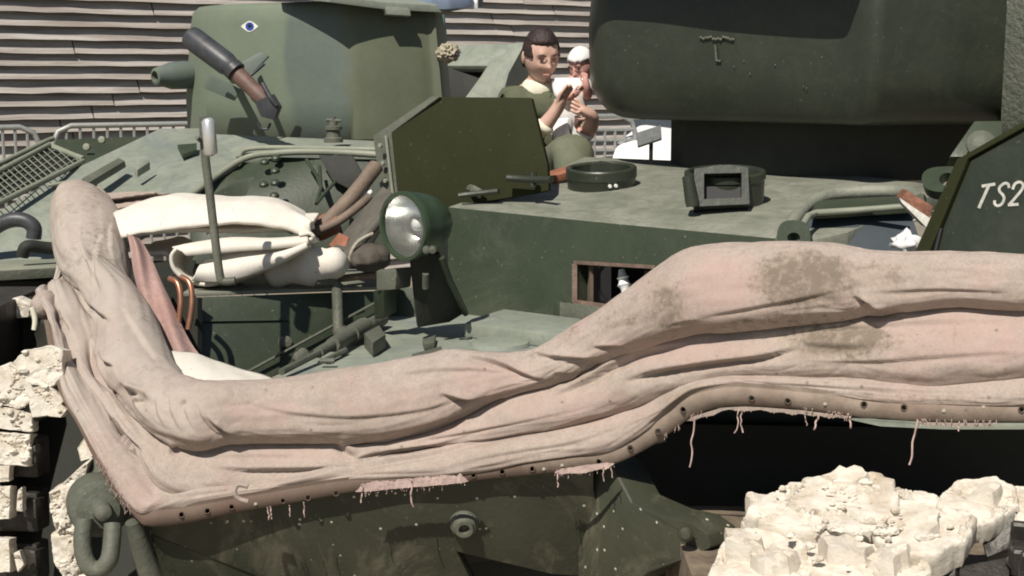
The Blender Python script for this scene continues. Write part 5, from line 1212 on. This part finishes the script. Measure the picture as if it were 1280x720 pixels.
# ================================================================== people
def skin_mesh(name, verts, edges, mat, parent, root=0, sub=2):
    me = bpy.data.meshes.new(name); c = sum((v[0] for v in verts), Vector())/len(verts)
    me.from_pydata([v[0]-c for v in verts], edges, []); me.materials.append(mat)
    o = bpy.data.objects.new(name, me); put(o, parent, c)
    o.modifiers.new('skin', 'SKIN').use_smooth_shade = True
    for i, v in enumerate(verts):
        d = me.skin_vertices[0].data[i]; r = v[1]; d.radius = r if isinstance(r, tuple) else (r, r); d.use_root = (i == root)
    s = o.modifiers.new('sub', 'SUBSURF'); s.levels = sub; s.render_levels = sub
    return o
def head_mesh(bm, c, R, k=1.0, mouth=True):
    res = bmesh.ops.create_icosphere(bm, subdivisions=5, radius=1)
    g_ = lambda p, q, s: math.exp(-((p[0]-q[0])**2+(p[1]-q[1])**2)/(s*s))
    for v in res['verts']:
        d = v.co.normalized(); x, y, z = d
        X_ = x*.076; Y_ = y*.095; Z_ = z*.118
        if z < 0: t_ = min(1, -z); X_ *= 1-.36*t_*t_; Y_ = Y_*(1-.18*t_) - .012*t_
        if y < 0:                                  # face looks to -Y
            q = (X_, Z_)
            Y_ += .006*(1-abs(x))                  # flatten
            Y_ -= .032*g_(q, (0, -.022), .014)*1.0 + .014*g_(q, (0, .004), .011)
            for s in (-1, 1):
                Y_ += .013*g_(q, (s*.030, .008), .016); Y_ -= .007*g_(q, (s*.030, .030), .015); Y_ -= .004*g_(q, (s*.042, -.025), .020)
            Y_ -= .008*g_(q, (0, -.056), .018) - .007*g_(q, (0, -.0565), .006) if mouth else 0
            Y_ -= .012*g_(q, (0, -.098), .020)
        for s in (-1, 1): pass
        v.co = c + R @ (Vector((X_, Y_, Z_))*k)
    for s in (-1, 1):                              # ears, one surface each set into the head
        r2 = bmesh.ops.create_icosphere(bm, subdivisions=2, radius=1)
        for v in r2['verts']: v.co = c + R @ (Vector((s*.078+v.co.x*.010, .008+v.co.y*.016, -.004+v.co.z*.030))*k)
def hair_mesh(c, R, mat, parent, k=1.0):
    bm = bmesh.new(); bmesh.ops.create_icosphere(bm, subdivisions=5, radius=1); dl = []
    for v in bm.verts:
        d = v.co.normalized(); x, y, z = d
        lim = .60 - .10*abs(x) if y < -.25 else (.60 - (y+.25)*2.2 if y < .25 else -.52)
        if abs(x) > .8 and y < .15: lim = min(lim, .0)
        f_ = min(1, max(0, (z-lim)/.07+.5)); f_ = f_*f_*(3-2*f_)
        n_ = .72 + f_*(.355 + .03*noise.noise(d*4) + .020*noise.noise(Vector((d.x*16, d.y*4, d.z*5))))
        v.co = c + R @ (Vector((x*.077*n_, y*.097*n_, z*.119*n_+.002))*k)
    return obj('hair', bm, mat, parent, 80)
def face_bits(c, R, parent, k=1.0):
    for s in (-1, 1):
        q = c + R @ (Vector((s*.030, -.079, .006))*k)
        bm = bmesh.new(); bmesh.ops.create_icosphere(bm, subdivisions=2, radius=.007*k, matrix=Matrix.Translation(q) @ Matrix.Diagonal((1.4, .6, .25, 1))); obj('eye', bm, M['eye'], parent, 80)
        bm = bmesh.new(); tube(bm, [c+R@(Vector((s*.014, -.097, .026))*k), c+R@(Vector((s*.032, -.096, .033))*k), c+R@(Vector((s*.050, -.083, .027))*k)], [.0025, .0035, .002], 6); obj('eyebrow', bm, M['hair'], parent, 60)
    bm = bmesh.new(); tube(bm, [c+R@(Vector((x, -.099+abs(x)*.28, -.0570))*k) for x in (-.024, -.012, 0, .012, .024)], [.002, .005, .0055, .005, .002], 6); obj('mouth', bm, M['mouth'], parent, 60)
def hand_verts(verts, edges, wi, w, fdir, side, pn, k=1.0, curl=.6):
    """adds palm and five fingers after wrist index wi at position w"""
    fdir = fdir.normalized(); side = side.normalized(); b0 = len(verts)
    verts.append((w+fdir*.045*k, (.030*k, .016*k))); edges.append((wi, b0))
    for j, (so, ln) in enumerate(((-.030, .068), (-.010, .078), (.010, .073), (.029, .058))):
        s = len(verts); base = w+fdir*.088*k+side*so*k
        verts.append((base, .0105*k)); verts.append((base+(fdir*.55+pn*curl*.35)*ln*.55*k, .0092*k)); verts.append((base+(fdir*.55*1.4+pn*curl*.95)*ln*.72*k, .0075*k))
        edges += [(b0, s), (s, s+1), (s+1, s+2)]
    s = len(verts); verts.append((w+fdir*.035*k-side*.038*k+pn*.008, .0125*k)); verts.append((w+fdir*.068*k-side*.055*k+pn*.022*k, .0105*k)); verts.append((w+fdir*.095*k-side*.052*k+pn*.032*k, .0085*k))
    edges += [(b0, s), (s, s+1), (s+1, s+2)]
def person(label):
    return label
# --- sitting man in olive
D1 = 6.3
man = thing('person', gpt(680, D1+.2), 'person with short dark hair in an olive jacket, sitting with one hand raised', 'person')
hc1 = P(676, 70, D1); R1 = Matrix.Rotation(math.radians(22), 3, 'Z') @ Matrix.Rotation(math.radians(17), 3, 'X') @ Matrix.Rotation(math.radians(-3), 3, 'Y')
def V(px, py, D): return P(px, py, D)
pel = V(668, 232, D1+.05)
verts = [(pel, (.12, .10)), (V(668, 190, D1+.06), (.11, .09)), (V(668, 150, D1+.06), (.11, .08)), (V(669, 126, D1+.06), (.09, .07)), (V(672, 106, D1+.05), .056), (V(675, 92, D1+.03), .054), (V(676, 80, D1+.02), .05),
 (V(638, 126, D1+.08), .05), (V(648, 178, D1-.06), .046), (V(676, 164, D1-.17), .040), (V(697, 136, D1-.2), .028),
 (V(697, 130, D1+.02), .05), (V(728, 168, D1-.04), .044), (V(738, 160, D1-.12), .038), (V(741, 150, D1-.16), .034), (V(740, 143, D1-.19), .028),
 (V(700, 215, D1-.12), .085), (V(722, 186, D1-.38), .070), (V(716, 262, D1-.42), .055), (V(712, 320, D1-.40), .045), (V(712, 345, D1-.55), .04)]
edges = [(0, 1), (1, 2), (2, 3), (3, 4), (4, 5), (5, 6), (3, 7), (7, 8), (8, 9), (9, 10), (3, 11), (11, 12), (12, 13), (13, 14), (14, 15), (0, 16), (16, 17), (17, 18), (18, 19), (19, 20)]
hand_verts(verts, edges, 10, verts[10][0], Vector((.42, -.1, .9)), Vector((.5, .8, -.2)), Vector((.5, .3, .1)), .85, .6)
hand_verts(verts, edges, 15, verts[15][0], Vector((-.7, -.3, .35)), Vector((.2, .1, .95)), Vector((0, .6, .1)), .85, .6)
bdy = skin_mesh('body', verts, edges, M['skin'], man)
bm = bmesh.new(); head_mesh(bm, hc1, R1); hd = obj('head', bm, M['skin'], man, 80)
hair_mesh(hc1, R1, M['hair'], man); face_bits(hc1, R1, hd)
jv = [(pel+Vector((0, 0, .02)), (.185, .145)), (verts[1][0], (.165, .135)), (verts[2][0], (.19, .135)), (verts[3][0]+Vector((0, 0, .0)), (.17, .13)), (V(672, 114, D1+.07), .085),
      (verts[7][0], .085), (verts[8][0], .070), (V(668, 169, D1-.14), .060), (V(672, 166, D1-.155), .054), (V(693, 130, D1+.04), .085), (verts[12][0], .064), (V(737, 161, D1-.11), .052)]
je = [(0, 1), (1, 2), (2, 3), (3, 4), (3, 5), (5, 6), (6, 7), (7, 8), (3, 9), (9, 10), (10, 11)]
skin_mesh('jacket', jv, je, M['jacket'], man)
skin_mesh('cuff', [(V(676, 164, D1-.17), .056), (V(685, 152, D1-.185), .050)], [(0, 1)], M['shirt'], man, 0, 2)
skin_mesh('shirt', [(V(671, 122, D1+.045), (.10, .09)), (V(673, 108, D1+.035), (.082, .075)), (V(675, 99, D1+.03), (.066, .06))], [(0, 1), (1, 2)], M['shirt'], man)
tv_ = [(pel, (.17, .13)), (verts[16][0]+Vector((.01, 0, .03)), .115), (V(718, 186, D1-.38), .098), (V(716, 262, D1-.42), .075), (V(712, 318, D1-.4), .065)]
skin_mesh('trousers', tv_, [(0, 1), (1, 2), (2, 3), (3, 4)], M['trouser'], man)
# --- baby in white held against the man's shoulder
D2 = 6.28
bb = thing('baby', P(712, 165, D2), 'baby in a white cap and white clothes held up by the person in olive', 'baby')
hc2 = P(727, 82, D2); kb = .66; R2 = Matrix.Rotation(math.radians(-38), 3, 'Z') @ Matrix.Rotation(math.radians(24), 3, 'X')
v2 = [(V(712, 148, D2), (.07, .06)), (V(713, 126, D2), (.07, .06)), (V(715, 108, D2), (.065, .05)), (V(720, 97, D2), .032), (V(725, 88, D2), .034),
 (V(700, 108, D2-.03), .026), (V(703, 124, D2-.09), .023), (V(718, 118, D2-.13), .018), (V(731, 108, D2-.02), .026), (V(735, 122, D2-.08), .022), (V(733, 106, D2-.12), .017),
 (V(700, 158, D2-.03), .036), (V(702, 172, D2-.10), .028), (V(704, 190, D2-.08), .022), (V(705, 194, D2-.13), .018), (V(724, 158, D2-.03), .036), (V(726, 172, D2-.10), .028), (V(722, 188, D2-.08), .022), (V(722, 192, D2-.13), .018)]
e2 = [(0, 1), (1, 2), (2, 3), (3, 4), (2, 5), (5, 6), (6, 7), (2, 8), (8, 9), (9, 10), (0, 11), (11, 12), (12, 13), (13, 14), (0, 15), (15, 16), (16, 17), (17, 18)]
hand_verts(v2, e2, 7, v2[7][0], Vector((.6, .1, .5)), Vector((.4, .6, -.3)), Vector((0, .5, .2)), .42, .6)
hand_verts(v2, e2, 10, v2[10][0], Vector((-.15, .1, .95)), Vector((.6, -.5, 0)), Vector((-.3, .4, 0)), .42, .7)
skin_mesh('body', v2, e2, M['pink_skin'], bb)
bm = bmesh.new(); head_mesh(bm, hc2, R2, kb); hd2 = obj('head', bm, M['pink_skin'], bb, 80); face_bits(hc2, R2, hd2, kb)
bm = bmesh.new(); bmesh.ops.create_icosphere(bm, subdivisions=4, radius=1)
dl = [v for v in bm.verts if v.co.z < .22+.25*max(0, -v.co.y)]; bmesh.ops.delete(bm, geom=dl, context='VERTS')
for v in bm.verts:
    q_ = 1+.03*noise.noise(v.co*4); v.co = hc2 + R2 @ (Vector((v.co.x*.090*q_, v.co.y*.110*q_, v.co.z*.128*q_+.004))*kb)
cp_ = obj('cap', bm, M['tshirt'], bb, 80); md = cp_.modifiers.new('t', 'SOLIDIFY'); md.thickness = .008
ts = [(V(711, 158, D2), (.098, .085)), (V(712, 140, D2), (.095, .085)), (V(713, 120, D2), (.088, .078)), (V(716, 103, D2), (.068, .055)), (V(699, 106, D2-.02), .042), (V(701, 119, D2-.06), .038), (V(731, 107, D2-.02), .040), (V(734, 118, D2-.06), .036), (v2[11][0], .058), (v2[12][0], .046), (V(704, 184, D2-.085), .036), (v2[15][0], .058), (v2[16][0], .046), (V(723, 183, D2-.085), .036), (V(714, 120, D2-.12), .032)]
skin_mesh('romper', ts, [(0, 1), (1, 2), (2, 3), (3, 4), (4, 5), (3, 6), (6, 7), (0, 8), (8, 9), (9, 10), (0, 11), (11, 12), (12, 13), (5, 14)], M['tshirt'], bb)
